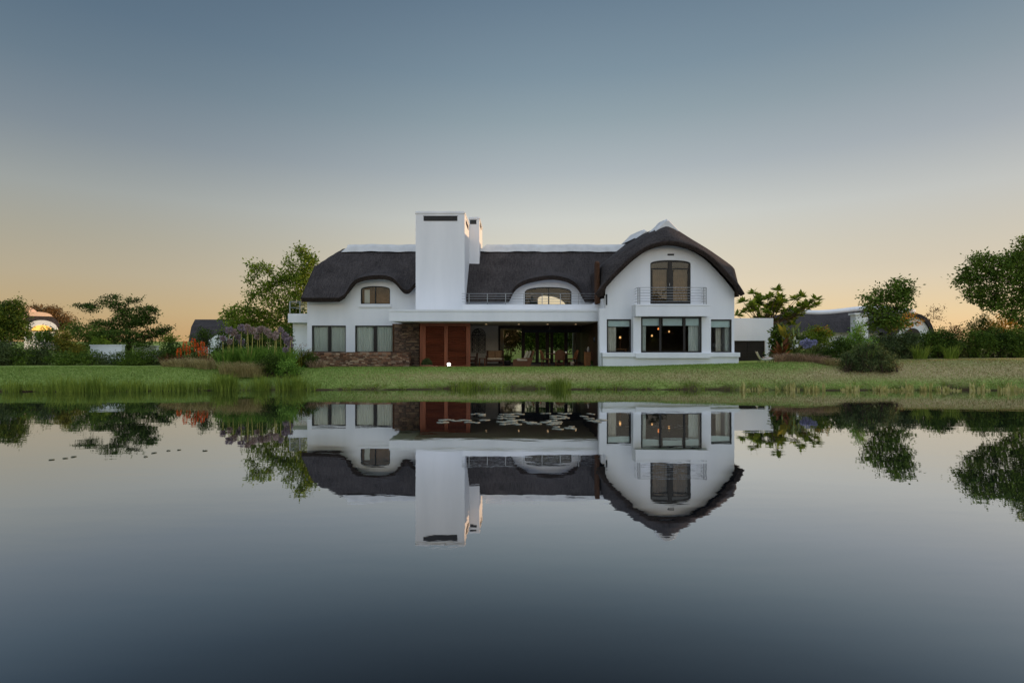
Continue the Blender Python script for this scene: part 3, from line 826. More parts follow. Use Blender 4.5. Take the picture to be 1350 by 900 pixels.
# small balcony on the left end
b = MB(); b.box(-13.72, -12.345, 32.5, 35, 3.25, 3.80); b.build('balcony', P, house, .01)
b = MB(); b.box(-13.62, -12.345, 33.0, 38.5, .2, 3.248); b.build('side_wall', P, house)
o = railing([(-13.62,34.6),(-13.62,32.55),(-12.36,32.55)], 3.82, az_(397.5, 32.55), [(-13.62,32.55),(-13.0,32.55),(-12.45,32.55)], house, 2, .014)
b = MB(); b.box(-13.58, -12.5, 32.545, 32.555, 3.86, 4.48); b.build('glass_panel', M['glass_rail'], o)
# rain pipe at the left gable corner of the wing
b = MB(); b.tube([(4.93,27.66,4.55),(4.93,27.66,4.0)], .035, 8); b.build('rain_spout', M['dark_steel'], house)

# inside: floors and back walls, plain
b = MB()
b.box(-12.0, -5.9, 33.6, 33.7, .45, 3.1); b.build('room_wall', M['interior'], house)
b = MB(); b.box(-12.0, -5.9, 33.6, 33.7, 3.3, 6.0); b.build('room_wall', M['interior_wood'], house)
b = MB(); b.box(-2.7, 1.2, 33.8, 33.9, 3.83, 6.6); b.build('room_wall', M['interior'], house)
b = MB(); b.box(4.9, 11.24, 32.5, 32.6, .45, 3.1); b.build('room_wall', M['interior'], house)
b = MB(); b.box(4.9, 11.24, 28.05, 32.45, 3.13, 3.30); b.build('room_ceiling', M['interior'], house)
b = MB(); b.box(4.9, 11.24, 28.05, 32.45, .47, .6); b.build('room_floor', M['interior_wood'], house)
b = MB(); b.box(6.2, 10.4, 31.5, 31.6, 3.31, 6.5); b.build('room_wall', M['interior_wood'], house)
# terrace: paving, back wall, sliding doors
b = MB(); b.box(-7.0, 4.6, 28.35, 35.49, .3, .63); b.build('terrace_floor', M['paving'], house)
TY = 35.5
b = MB(); b.box(-2.87, -.93, TY, TY+.3, .45, 3.185); b.build('terrace_wall', M['interior_white'], house)
b = MB()
zt_, zb_ = 3.185, .64
def vp(px0, px1, z0=zb_, z1=zt_, y=TY, d=.09): b.box(ax(px0, TY), ax(px1, TY), y, y+d, z0, z1)
vp(657, 659.5); vp(687.5, 692); vp(706, 710.5, y=TY+.05); vp(719.5, 724, y=TY-.03); vp(725.5, 729.5); vp(744, 748.5, y=TY+.05); vp(767.5, 772)
for pa, pb in ((659.5,687.5),(692,706),(710.5,719.5),(729.5,744),(748.5,767.5)):
    b.box(ax(pa,TY)+.002, ax(pb,TY)-.002, TY+.01, TY+.08, zb_, zb_+.09)
    b.box(ax(pa,TY)+.002, ax(pb,TY)-.002, TY+.01, TY+.08, 2.80 if pa > 680 else 2.98, zt_)
SD = b.build('sliding_door', M['door_wood'], house)
for pa, pb in ((659.5,687.5),(692,706),(710.5,719.5),(729.5,744),(748.5,767.5)):
    g = MB(); g.add([(ax(pa,TY),TY+.05,zb_),(ax(pb,TY),TY+.05,zb_),(ax(pb,TY),TY+.05,3.1),(ax(pa,TY),TY+.05,3.1)], [(0,1,2,3)])
    g.build('pane', M['glass_strong'], SD)
b = MB(); b.box(ax(690,TY), ax(768,TY), TY-.06, TY-.005, az_(438.4,TY), az_(434.6,TY)); b.build('track_rail', M['dark_steel'], SD)
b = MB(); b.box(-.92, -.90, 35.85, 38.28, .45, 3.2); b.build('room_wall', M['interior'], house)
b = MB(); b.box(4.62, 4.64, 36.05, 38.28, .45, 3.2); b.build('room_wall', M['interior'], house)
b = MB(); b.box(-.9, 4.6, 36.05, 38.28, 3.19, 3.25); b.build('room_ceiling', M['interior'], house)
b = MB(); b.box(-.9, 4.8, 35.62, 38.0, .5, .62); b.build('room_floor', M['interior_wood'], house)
# timber screen
SY = 30.2
sz0, sz1 = .635, 3.135
b = MB()
b.box(ax(553.5,SY), ax(561.2,SY), SY, SY+.16, sz0, sz1); b.box(ax(614.6,SY), ax(620,SY), SY, SY+.16, sz0, sz1)
b.box(ax(585.6,SY), ax(590.4,SY), SY+.003, SY+.15, sz0, az_(430.2,SY)); b.box(ax(561.2,SY)+.002, ax(614.6,SY)-.002, SY-.002, SY+.15, az_(430.2,SY)+.002, sz1)
b.box(ax(561.2,SY)+.002, ax(614.6,SY)-.002, SY+.02, SY+.14, sz0, sz0+.09)
SCR = b.build('timber_screen', M['timber'], house, .006)
for pa, pb in ((561.2,585.6),(590.4,614.6)):
    g = MB(); xa, xb = ax(pa,SY)+.004, ax(pb,SY)-.004
    n = 21; z0 = sz0+.095; dz = (az_(430.2,SY)-z0)/n
    for i in range(n):
        z = z0+dz*(i+.5)
        g.obox(((xa+xb)/2, SY+.085, z), ((xb-xa)/2,0,0), (0,.045,.028), (0,-.007,.011))
    g.box(xa, xb, SY+.141, SY+.148, z0, z0+dz*n)
    g.build('slatted_panel', M['timber_slat'], SCR)
# stone pillar of stacked slate
def stone_stack(name, x0, x1, y0, y1, z0, z1, mat, parent=None, rh=(.045,.10), rw=(.09,.30), seed=1, cap=False):
    r = random.Random(seed); b = MB()
    b.box(x0+.04, x1-.04, y0+.04, y1-.04, z0, z1-.02, 1)
    z = z0
    while z < z1-.01:
        h = min(r.uniform(*rh), z1-z)
        if z1-(z+h) < .03: h = z1-z
        for side in range(3):
            t, end = (x0, x1) if side == 0 else (y0+.06, y1)
            while t < end-.01:
                w = min(r.uniform(*rw), end-t)
                if end-(t+w) < .06: w = end-t
                p = r.uniform(-.03, .03); g = .006
                if side == 0: c = ((t+w/2), y0+.06+p, z+h/2); ux, uy = ((w-g)/2,0,0), (0,.07,0)
                elif side == 1: c = (x1-.06-p, t+w/2, z+h/2); ux, uy = (.07,0,0), (0,(w-g)/2,0)
                else: c = (x0+.06+p, t+w/2, z+h/2); ux, uy = (.07,0,0), (0,(w-g)/2,0)
                k = r.uniform(-.012,.012)
                b.obox(c, (ux[0], ux[1], k if side == 0 else 0), uy, (0,0,(h-.007)/2), 0)
                t += w
        z += h
    if cap:
        t = x0
        while t < x1-.01:
            w = min(r.uniform(.25,.6), x1-t); b.obox((t+w/2, (y0+y1)/2, z1+.022), ((w-.008)/2,0,r.uniform(-.01,.01)), (0,(y1-y0)/2+r.uniform(-.02,.02),0), (0,0,.026), 0); t += w
    return b.build(name, [mat, M['mortar']], parent)
stone_stack('stone_pillar', -6.85, -5.42, 30.95, 31.99, .3, 3.14, M['stone_dark'], house, seed=3)
b = MB(); b.box(-7.12, -6.86, 31.6, 31.98, .3, 3.15); b.build('brick_reveal', M['reed_brown'], house)
# garage on the right
GA = 33.5
b = MB()
gx0, gx1, gzt = 11.62, ax(1019.5, GA), az_(419.3, GA)
dx0, dx1, dzt = ax(964, GA), ax(1009, GA), az_(449, GA)
b.box(gx0, gx1, GA, GA+.3, dzt, gzt); b.box(dx1, gx1, GA+.001, GA+.299, .3, dzt-.001); b.box(gx0, dx0, GA+.001, GA+.299, .3, dzt-.001)
b.box(gx1-.3, gx1, GA+.301, GA+6, .3, gzt-.001); b.box(gx0, gx1-.301, GA+.31, GA+6, gzt-.35, gzt-.1)
b.build('garage', P, house)
b = MB()
n = 8
for i in range(n):
    z0 = .35+(dzt-.36)*i/n; b.box(dx0, (dx0+dx1)/2-.02, GA+.12, GA+.16, z0, z0+(dzt-.36)/n-.012); b.box((dx0+dx1)/2+.02, dx1, GA+.12, GA+.16, z0, z0+(dzt-.36)/n-.012)
b.box(dx0, dx1, GA+.17, GA+.2, .3, dzt)
b.box((dx0+dx1)/2-.02, (dx0+dx1)/2+.02, GA+.1, GA+.165, .35, dzt-.01)
b.build('garage_door', M['garage'], house)

# low stone wall in front of the curtained windows
lw = stone_stack('stone_wall', -11.7, -5.86, 30.3, 30.72, .4, 1.44, M['stone'], None, seed=5, cap=True)
tag(lw, 'low brown stacked slate wall under the curtained windows', 'wall')
#@@OBJECTS
# ================================================================== OBJECTS ON AND ROUND THE TERRACE
FZ = .632     # terrace paving
# flood lamp on the lawn edge in front of the screen
t = thing('flood_lamp', (ax(592,29.2), 29.2, .50), 'small bright white spotlight shining in front of the red timber screen', 'lamp')
x0 = ax(592, 29.2)
b = MB(); b.tube([(x0,29.23,.3),(x0,29.23,.788)], .014, 8); b.build('spike', M['dark_steel'], t)
b = MB(); b.lathe([(.02,-.05),(.05,-.02),(.05,.03),(.02,.05)], (x0, 29.23, .84), 14); b.build('housing', M['dark_steel'], t)
b = MB()
prof = [(.088*math.sin(q)+.001, -.088*math.cos(q)) for q in np.linspace(0, math.pi, 9)]
b.lathe(prof, (x0, 29.10, .84), 16); b.build('lens', M['lamp_white'], t)

for px in (641, 684, 722, 759):
    dl = bpy.data.lights.new('downlight_lamp', 'SPOT'); dl.energy = 36; dl.color = (1,.80,.60); dl.shadow_soft_size = .05; dl.spot_size = math.radians(120); dl.spot_blend = .8
    do = bpy.data.objects.new('downlight_lamp', dl); COL.objects.link(do); do.parent = house; do.location = np.array([ax(px,31.2), 31.2, 3.08]) - np.array(house.location)

def leaf_quads(P0, D, Nn, ln, wd, fold=.0):
    """rhombus leaves: base P0, direction D, side from normal"""
    S = np.cross(D, Nn); S /= np.linalg.norm(S, axis=1)[:,None]+1e-9
    ln = ln[:,None]; wd = wd[:,None]
    a = P0; bq = P0 + D*ln*.45 + S*wd*.5; c = P0 + D*ln - Nn*ln*.10; d = P0 + D*ln*.45 - S*wd*.5
    return np.stack([a,bq,c,d], 1).reshape(-1,3)
def unit(n):
    v = rng.normal(size=(n,3)); return v/np.linalg.norm(v, axis=1)[:,None]
def leaf_cloud(centres, per, sig, size, aspect=.45, up=.25, flat=1.0):
    n = len(centres)*per
    c = np.repeat(centres, per, axis=0)
    off = rng.normal(size=(n,3))*sig; off[:,2] *= flat
    # sprays: every clump is a flattened, tilted fan of leaves
    tilt = np.repeat(rng.normal(size=(len(centres),2))*.35, per, axis=0)
    off[:,2] = off[:,2]*.6 + off[:,0]*tilt[:,0] + off[:,1]*tilt[:,1]
    D = unit(n); D[:,2] += up*rng.normal(size=n) ; D += off/sig*.5; D /= np.linalg.norm(D,axis=1)[:,None]
    Nn = unit(n); Nn[:,2] += .8; Nn /= np.linalg.norm(Nn,axis=1)[:,None]
    ln = size*rng.uniform(.65,1.35,n)
    return leaf_quads(c+off, D, Nn, ln, ln*aspect)
def quads(V): return np.arange(len(V)).reshape(-1,4)

def blob_points(blobs, Y, n_per_m2, depth=1.0, shell=.55):
    """clump centres in ellipsoids given in photo pixels at depth Y"""
    out = []; info = []
    for bl in blobs:
        cx, cy, rx, ry = bl[:4]; dens = bl[4] if len(bl) > 4 else 1.0; dy = bl[5] if len(bl) > 5 else rng.uniform(-.4,.4)
        c = np.array(at(cx, cy, Y)); R = np.array([rx*Y/F, max(rx,ry)*Y/F*depth*.9, ry*Y/F])
        c[1] += dy*R[0]
        n = max(5, int(n_per_m2*dens*(R[0]*R[2])*math.pi))
        u = unit(n); r = rng.uniform(shell**3, 1, n)**(1/3)*rng.uniform(.75,1.1,n)
        out.append(c + u*r[:,None]*R); info.append((c, R, out[-1]))
    return np.concatenate(out), info

def tree(name, label, Y, trunk_px, base_z, blobs, leaf, bark='bark', leaf_size=.13, per=14, sig=.16, dens=14, trunk_r=.14, group=None, lean=0, aspect=.45, depth=1.0, cat='tree', flat=1.0, twig=.012):
    bx = ax(trunk_px, Y); base = np.array([bx, Y, base_z])
    t = thing(name, tuple(base), label, cat, group)
    pts, info = blob_points(blobs, Y, dens*1.5, depth)
    cz = np.array([i[0][2] for i in info])
    low = max(base_z+.5, cz.min()-.2)
    fork = base + np.array([lean*.4, 0, (low-base_z)*.75+.2])
    b = MB()
    tp = [base-[0,0,.2], base*.5+fork*.5+[.04,.03,0], fork]
    b.tube(tp, [trunk_r*1.25, trunk_r, trunk_r*.8], 9)
    nodes = [fork]; nr = [trunk_r*.75]
    order = sorted(info, key=lambda q: np.linalg.norm(q[0]-fork))
    for c, R, pp in order:
        NA = np.array(nodes); d = np.linalg.norm(NA-c, axis=1) + np.maximum(0, NA[:,2]-c[2])*.8
        k = int(np.argmin(d)); s0 = NA[k]; L_ = np.linalg.norm(c-s0)
        mid = s0*.5+c*.5 + rng.normal(size=3)*.08*L_ + [0,0,.06*L_]
        path = [(1-s)**2*s0 + 2*s*(1-s)*mid + s*s*c for s in np.linspace(0, 1, 6)]
        r0 = max(twig*1.5, nr[k]*.72); r1 = max(twig*1.2, r0*.55)
        rr = np.linspace(r0, r1, 6); b.tube(path, rr, 6)
        for q, r_ in zip(path[1:], rr[1:]): nodes.append(q); nr.append(r_)
        for p in pp[::max(1, len(pp)//7)]:
            s = path[rng.integers(3, 6)]
            m = (s+p)/2 + rng.normal(size=3)*.06
            b.tube([s, m, p], [twig, twig*.8, twig*.4], 4, cap=False)
    b.build('trunk', M[bark], t)
    V = leaf_cloud(pts, int(per*1.9), sig, leaf_size, aspect, flat=flat)
    if isinstance(leaf, str): leaf = [leaf]
    mk('crown', V, quads(V), [M[l] for l in leaf], t)
    return t

def shrub(name, label, Y, blobs, leaf, leaf_size=.09, per=12, sig=.10, dens=26, group=None, aspect=.45, cat='shrub', depth=.8, shell=.3, extra=None):
    pts, info = blob_points(blobs, Y, dens*1.5, depth, shell)
    c0 = info[0][0]; g = gz(c0[0], c0[1])
    pts = pts[pts[:,2] > g+.02]
    V = leaf_cloud(pts, int(per*1.9), sig, leaf_size*1.12, max(aspect,.34))
    V[:,2] = np.maximum(V[:,2], g-.02+.0*V[:,2])
    b = MB()
    for c, R, pp in info:
        for p in pp[::max(1, len(pp)//10)]:
            s = np.array([c[0]+rng.normal()*.12, c[1]+rng.normal()*.1, g-.05])
            b.tube([s, (s+p)/2+rng.normal(size=3)*.06, p], [.014,.010,.004], 4, cap=False)
    t = thing(name, (c0[0], c0[1], g), label, cat, group)
    b.build('stem', M['bark'], t)
    mk('foliage', V, quads(V), M[leaf], t)
    if extra:
        pts2, _ = blob_points(extra[0], Y-.15, extra[2], depth, .6)
        V2 = leaf_cloud(pts2, extra[4] if len(extra) > 4 else 7, .05, extra[3], .7)
        mk('blossom', V2, quads(V2), M[extra[1]], t)
    return t

def blades(base, n, rad, h, w, droop=.4, seg=4, spread=.5, hvar=.4):
    """arching ribbons rising from a clump; returns V, F"""
    base = np.asarray(base, float)
    a = rng.uniform(0, 2*math.pi, n); r = rad*np.sqrt(rng.uniform(0,1,n))
    p = np.stack([base[0]+r*np.cos(a), base[1]+r*np.sin(a), np.full(n, base[2])], -1)
    a2 = a + rng.normal(size=n)*.7
    out = np.stack([np.cos(a2), np.sin(a2), np.zeros(n)], -1)
    side = np.stack([-np.sin(a2+rng.normal(size=n)*.8), np.cos(a2), np.zeros(n)], -1)
    hh = h*rng.uniform(1-hvar, 1.1, n); sp = spread*hh*rng.uniform(.2,1.2,n)
    V = np.zeros((n, seg+1, 2, 3))
    for i in range(seg+1):
        s = i/seg
        c = p + out*(sp*s**1.6)[:,None]; c[:,2] += hh*(s - droop*s**2.4*.55)
        ww = w*(1-s**1.5*.92)
        V[:,i,0] = c - side*ww/2; V[:,i,1] = c + side*ww/2
    idx = np.arange(n*(seg+1)*2).reshape(n, seg+1, 2)
    Fq = np.stack([idx[:,:-1,0], idx[:,:-1,1], idx[:,1:,1], idx[:,1:,0]], -1).reshape(-1,4)
    return V.reshape(-1,3), Fq
def multi(parts):
    V = []; Fq = []; n = 0
    for v, f in parts: V.append(v); Fq.append(f+n); n += len(v)
    return np.concatenate(V), np.concatenate(Fq)

# ---- boxwood in a pot before the screen
px, Yb = 562.5, 29.5
t = thing('potted_boxwood', (ax(px,Yb), Yb, .55), 'round clipped boxwood in a terracotta bowl beside the stone pillar', 'potted plant')
x0 = ax(px, Yb); g0 = .60
b = MB(); b.lathe([(.20,-.12),(.27,.02),(.33,.16),(.34,.20),(.30,.20),(.28,.15)], (x0, Yb, g0), 20); b.build('pot', M['terracotta'], t)
u = unit(1500); u[:,2] = np.abs(u[:,2])*1.1-.1
c = np.array([x0, Yb, g0+.20]) + u*np.array([.29,.29,.36])*rng.uniform(.8,1.02,1500)[:,None]
V = leaf_cloud(c, 2, .02, .045, .6); mk('foliage', V, quads(V), M['lf_grey'], t)
for i, (px, r) in enumerate(((570.5,.15),(575,.10))):
    x1 = ax(px, 29.3); b = MB()
    b.lathe([(r*.6,-.06),(r,.0),(r*.98,.07),(r*.7,.12),(r*.2,.14)], (x1, 29.3, .63), 9)
    tag(b.build('stone', M['terracotta']), ['larger rounded brown stone beside the terracotta bowl', 'smaller brown stone at the right of the larger one'][i], 'stone')

# ---- ornate iron panel on the back wall
t = thing('iron_panel', (ax(631,35.4), 35.44, 1.4), 'dark arched wrought iron scroll panel hanging on the pale terrace wall', 'wall ornament')
b = MB(); xa, xb = ax(622.3,35.44), ax(639.7,35.44); xc = (xa+xb)/2; r = (xb-xa)/2; z0, zs = az_(465,35.44), az_(433,35.44)-r
outl = [(xa,35.44,z0),(xa,35.44,zs)] + [(xc-r*math.cos(q), 35.44, zs+r*math.sin(q)) for q in np.linspace(.2, math.pi-.2, 12)] + [(xb,35.44,zs),(xb,35.44,z0),(xa,35.44,z0)]
b.tube(outl, .022, 6); b.tube([(xa,35.44,zs),(xb,35.44,zs)], .016, 6)
b.tube([(xc,35.44,z0),(xc,35.44,zs+r)], .014, 6)
b.build('frame', M['dark_steel'], t)
b = MB()
nz = 7
for i in range(nz):
    for j in range(4):
        cx = xa + (xb-xa)*(j+.5)/4; cz = z0 + (zs-z0)*(i+.5)/nz; q = r/4*.95; s = 1 if (i+j)%2 else -1
        b.tube([(cx+s*q*(1-k/16)*math.cos(k*.62), 35.44, cz+q*1.25*(1-k/16)*math.sin(k*.62)) for k in range(15)], .016, 5)
for j in range(5):
    q = math.pi*(j+.5)/5; cx, cz = xc-r*.62*math.cos(q), zs+r*.62*math.sin(q)
    b.tube([(cx+.15*(1-k/16)*math.cos(k*.6+q), 35.44, cz+.15*(1-k/16)*math.sin(k*.6+q)) for k in range(15)], .017, 5)
b.build('scroll', M['dark_steel'], t)

# ---- bench with cushions
Yf = 32.6
def cyl_leg(x, y, z0, z1, r, mat, parent, name='leg'):
    b = MB(); b.box(x-r, x+r, y-r, y+r, z0, z1); return b.build(name, M[mat], parent, .004)
xa, xb = ax(640.5,Yf), ax(664.5,Yf)
t = thing('garden_sofa', ((xa+xb)/2, Yf, FZ), 'dark wicker two-seat sofa with patterned cushions under the terrace wall', 'sofa')
b = MB(); b.box(xa+.06, xb-.06, Yf-.3, Yf+.3, FZ+.24, FZ+.34); b.build('seat', M['wicker_dark'], t, .01)
b = MB(); b.obox(((xa+xb)/2, Yf+.33, FZ+.62), ((xb-xa)/2-.02,0,0), (0,.03,-.006), (0,.06,.28)); b.build('backrest', M['wicker_dark'], t, .01)
for x in (xa+.04, xb-.04):
    b = MB(); b.box(x-.05, x+.05, Yf-.34, Yf+.30, FZ+.52, FZ+.60); b.build('armrest', M['wicker_dark'], t, .015)
    for y in (Yf-.3, Yf+.27): cyl_leg(x, y, FZ, FZ+.515, .032, 'wicker_dark', t)
b = MB(); b.box(xa+.1, xb-.1, Yf-.29, Yf+.24, FZ+.345, FZ+.46); b.build('seat_cushion', M['cushion'], t, .035)
for i in range(2):
    w2 = (xb-xa-.24)/2; cx = xa+.12+w2*(i+.5)
    b = MB(); b.obox((cx, Yf+.2, FZ+.68), (w2/2-.01,0,0), (0,.055,-.01), (0,.05,.22)); b.build('back_cushion', M['cushion_brown'], t, .04)
# ---- side table and dark chair at its left
Y2 = 32.0; xa, xb = ax(631.5,Y2), ax(640,Y2)
t = thing('side_table', ((xa+xb)/2, Y2, FZ), 'low reddish timber side table left of the dark wicker sofa', 'table')
b = MB(); b.box(xa, xb, Y2-.25, Y2+.25, FZ+.42, FZ+.46); b.build('table_top', M['wicker'], t, .006)
for x in (xa+.04, xb-.04):
    for y in (Y2-.21, Y2+.21): cyl_leg(x, y, FZ, FZ+.418, .025, 'wicker', t)
Y2 = 31.6; xa, xb = ax(621.5,Y2), ax(630,Y2)
t = thing('armchair', ((xa+xb)/2, Y2, FZ), 'dark armchair half hidden behind the red timber screen', 'chair')
b = MB(); b.box(xa-.3, xb-.1, Y2-.28, Y2+.28, FZ+.25, FZ+.38); b.build('seat', M['wicker_dark'], t, .02)
b = MB(); b.obox((xb-.06, Y2, FZ+.42), (.04,0,.02), (0,.3,0), (.02,0,.36)); b.build('backrest', M['wicker_dark'], t, .02)
for y in (Y2-.3, Y2+.3):
    b = MB(); b.box(xa-.3, xb-.11, y-.035, y+.035, FZ+.50, FZ+.56); b.build('armrest', M['wicker_dark'], t, .015)
    for x in (xa-.26, xb-.15): cyl_leg(x, y, FZ, FZ+.49, .025, 'wicker_dark', t)
# ---- potted fern right of the sofa
x0 = ax(669, 32.4)
t = thing('potted_fern', (x0, 32.4, FZ), 'bushy green potted plant between the sofa and the wicker lounger', 'potted plant')
b = MB(); b.lathe([(.16,0),(.22,.25),(.24,.3),(.2,.3)], (x0, 32.4, FZ), 18); b.build('pot', M['dark_steel'], t)
V, Fq = blades((x0,32.4,FZ+.28), 160, .12, .62, .06, .7, 5, .75); mk('foliage', V, Fq, M['lf_dark'], t)

# ---- wicker lounger in profile, facing left
Y3 = 30.6
xa, xb = ax(676,Y3), ax(705,Y3)
t = thing('wicker_lounger', ((xa+xb)/2, Y3, FZ), 'brown wicker lounge chair with a cream seat pad and two striped cushions', 'lounge chair')
b = MB(); b.box(xa+.03, xb-.25, Y3-.32, Y3+.32, FZ+.05, FZ+.34); b.build('base', M['wicker'], t, .02)
b = MB()
for y in (Y3-.37, Y3+.37):
    b.prism_y([(xa+.0,FZ+.0),(xb-.28,FZ+.0),(xb-.12,FZ+.50),(xb-.22,FZ+.56),(xa+.30,FZ+.47),(xa+.02,FZ+.40)], y-.04, y+.04)
    b.build('armrest', M['wicker'], t, .02); b = MB()
b.obox((xb-.19, Y3, FZ+.58), (.045,0,-.02), (0,.33,0), (.13,0,.36)); b.build('backrest', M['wicker'], t, .02)
b = MB(); b.box(xa+.22, xb-.42, Y3-.415, Y3+.30, FZ+.345, FZ+.49); b.build('seat_cushion', M['cushion'], t, .04)
for i in range(2):
    b = MB(); b.obox((xb-.50+.17*i, Y3-.12+.10*i, FZ+.70), (.06,0,-.025), (0,.24,0), (.09,0,.22)); b.build('back_cushion', M['cushion'], t, .05)

# ---- dining table and chairs
Y4 = 31.6
xt = ax(737, Y4)
t = thing('dining_table', (xt, Y4+.2, FZ), 'round dark dining table standing among wicker chairs on the terrace', 'table')
b = MB(); b.lathe([(.02,.68),(.72,.70),(.74,.73),(.72,.75),(.02,.75)], (xt, Y4+.2, FZ), 28); b.build('table_top', M['wicker_dark'], t)
b = MB(); b.lathe([(.34,0),(.30,.05),(.09,.12),(.08,.55),(.16,.69)], (xt, Y4+.2, FZ), 16); b.build('pedestal', M['wicker_dark'], t)
def dchair(label):
    t = thing('dining_chair', (0,0,0), label, 'chair', 'wicker dining chairs round the terrace table')
    b = MB(); b.box(-.25,.25,-.24,.24,.40,.46); b.build('seat', M['wicker'], t, .015)
    # rounded back, on the +Y side
    b = MB(); v = []; n = 16
    for i in range(n+1):
        a = math.pi*(i/n)*.9+math.pi*.05; x = -.27*math.cos(a); y = .10+.16*math.sin(a); h = .62+.34*math.sin(math.pi*i/n)**.6
        v += [(x,y,.42),(x*1.05,y+.06,h),(x*1.12,y+.10,h),(x*1.1,y+.04,.42)]
    f = []
    for i in range(n):
        for j in range(4): f.append((4*i+j, 4*i+4+j, 4*i+4+(j+1)%4, 4*i+(j+1)%4))
    f += [(0,1,2,3), (4*n+3,4*n+2,4*n+1,4*n)]
    b.add(v, f, 0); b.build('backrest', M['wicker'], t)
    for x in (-.22,.22):
        for y in (-.2,.2):
            b = MB(); b.tube([(x*1.05,y*1.05,0),(x,y,.40)], [.02,.026], 7); b.build('leg', M['wicker'], t)
    for z in (.14,):
        b = MB(); b.box(-.21,.21,-.215,-.19,z,z+.03); b.build('stretcher', M['wicker'], t)
        b = MB(); b.box(-.21,.21,.19,.215,z,z+.03); b.build('stretcher', M['wicker'], t)
    return t
d0 = dchair('wicker dining chair with its back turned to the pond, before the round table')
d0.location = (xt-.02, Y4-.72, FZ); d0.rotation_euler = (0,0,math.pi)
dup(d0, (xt-.78, Y4+.0, FZ), math.radians(75), 'wicker dining chair at the left side of the round terrace table')
dup(d0, (xt+.80, Y4+.1, FZ), math.radians(-80), 'wicker dining chair at the right side of the round terrace table')
dup(d0, (xt+.15, Y4+1.1, FZ), math.radians(-4), 'wicker dining chair behind the round terrace table, near the doors')
x0 = ax(729, Y4)
for i, (dx, r, h) in enumerate(((-.18,.05,.15),(.24,.06,.10),(.52,.045,.12))):
    b = MB(); b.lathe([(r*.6,0),(r,.02),(r*1.05,h*.6),(r*.7,h)], (xt+dx-.1, Y4+.05, FZ+.752), 12)
    tag(b.build('jar', M['china']), ['tall pale jar on the left of the dining table', 'wide pale bowl jar in the middle of the dining table', 'small pale jar at the right of the dining table'][i], 'jar')
x0 = ax(754.5, 32.6)
b = MB(); b.lathe([(.11,0),(.15,.05),(.15,.2),(.13,.24)], (x0, 32.6, FZ), 16); tag(b.build('planter', M['china']), 'small white pot on the terrace floor right of the dining chairs', 'pot')

# ---- sideboard
Y5 = 31.2
xa, xb = ax(770.2,Y5), ax(788.2,Y5)
t = thing('sideboard', ((xa+xb)/2, Y5, FZ), 'light oak sideboard against the right end of the terrace', 'cabinet')
b = MB(); b.box(xa+.02, xb-.02, Y5-.2, Y5+.22, FZ+.06, FZ+.80); b.build('carcass', M['oak'], t, .006)
b = MB(); b.box(xa, xb, Y5-.23, Y5+.24, FZ+.802, FZ+.85); b.build('top', M['oak'], t, .006)
for i in range(2):
    w2 = (xb-xa-.08)/2; a = xa+.04+w2*i
    b = MB(); b.box(a+.008, a+w2-.008, Y5-.216, Y5-.201, FZ+.10, FZ+.62); d = b.build('door', M['oak'], t, .004)
    b = MB(); b.box(a+.008, a+w2-.008, Y5-.216, Y5-.201, FZ+.64, FZ+.78); d2 = b.build('drawer', M['oak'], t, .004)
    b = MB(); b.box(a+w2/2-.05, a+w2/2+.05, Y5-.235, Y5-.217, FZ+.70, FZ+.72); b.build('handle', M['dark_steel'], d2)
for x in (xa+.06, xb-.06): cyl_leg(x, Y5-.15, FZ, FZ+.058, .03, 'oak', t); cyl_leg(x, Y5+.17, FZ, FZ+.058, .03, 'oak', t)
ztop = FZ+.852
for i, (dx, r, h, mt, lab) in enumerate(((.08,.045,.20,'dark_steel','dark slim bottle on the left end of the oak sideboard'),(.24,.075,.30,'steel','grey lantern-shaped jar on the oak sideboard'),(.42,.06,.13,'china','white cup on the middle of the oak sideboard'),(.58,.055,.15,'china','white cup near the right end of the oak sideboard'))):
    b = MB(); b.lathe([(r*.7,0),(r,.02),(r,h*.6),(r*.5,h*.85),(r*.55,h)], (xa+dx, Y5, ztop), 12)
    tag(b.build('bottle' if i == 0 else 'jar' if i == 1 else 'cup', M[mt]), lab, 'bottle' if i == 0 else 'jar' if i == 1 else 'cup')
x0 = ax(780, 30.3)
t = thing('potted_plant', (x0, 30.3, FZ), 'small leafy plant in a dark pot in front of the oak sideboard', 'potted plant')
b = MB(); b.lathe([(.07,0),(.10,.14),(.08,.14)], (x0, 30.3, FZ), 12); b.build('pot', M['dark_steel'], t)
V, Fq = blades((x0,30.3,FZ+.13), 40, .05, .36, .05, .5, 4, .5); mk('foliage', V, Fq, M['lf_dark'], t)
# coat or towel hooks on the right jamb: the small wall lamp
b = MB(); b.tube([(4.54,28.9,2.2),(4.50,28.9,2.2)], .02, 6); b.lathe([(.04,-.12),(.06,-.05),(.06,.08),(.03,.14)], (4.48,28.9,2.2), 12)
tag(b.build('wall_lantern', M['dark_steel']), 'small dark lantern on the pier at the right of the terrace', 'lamp')

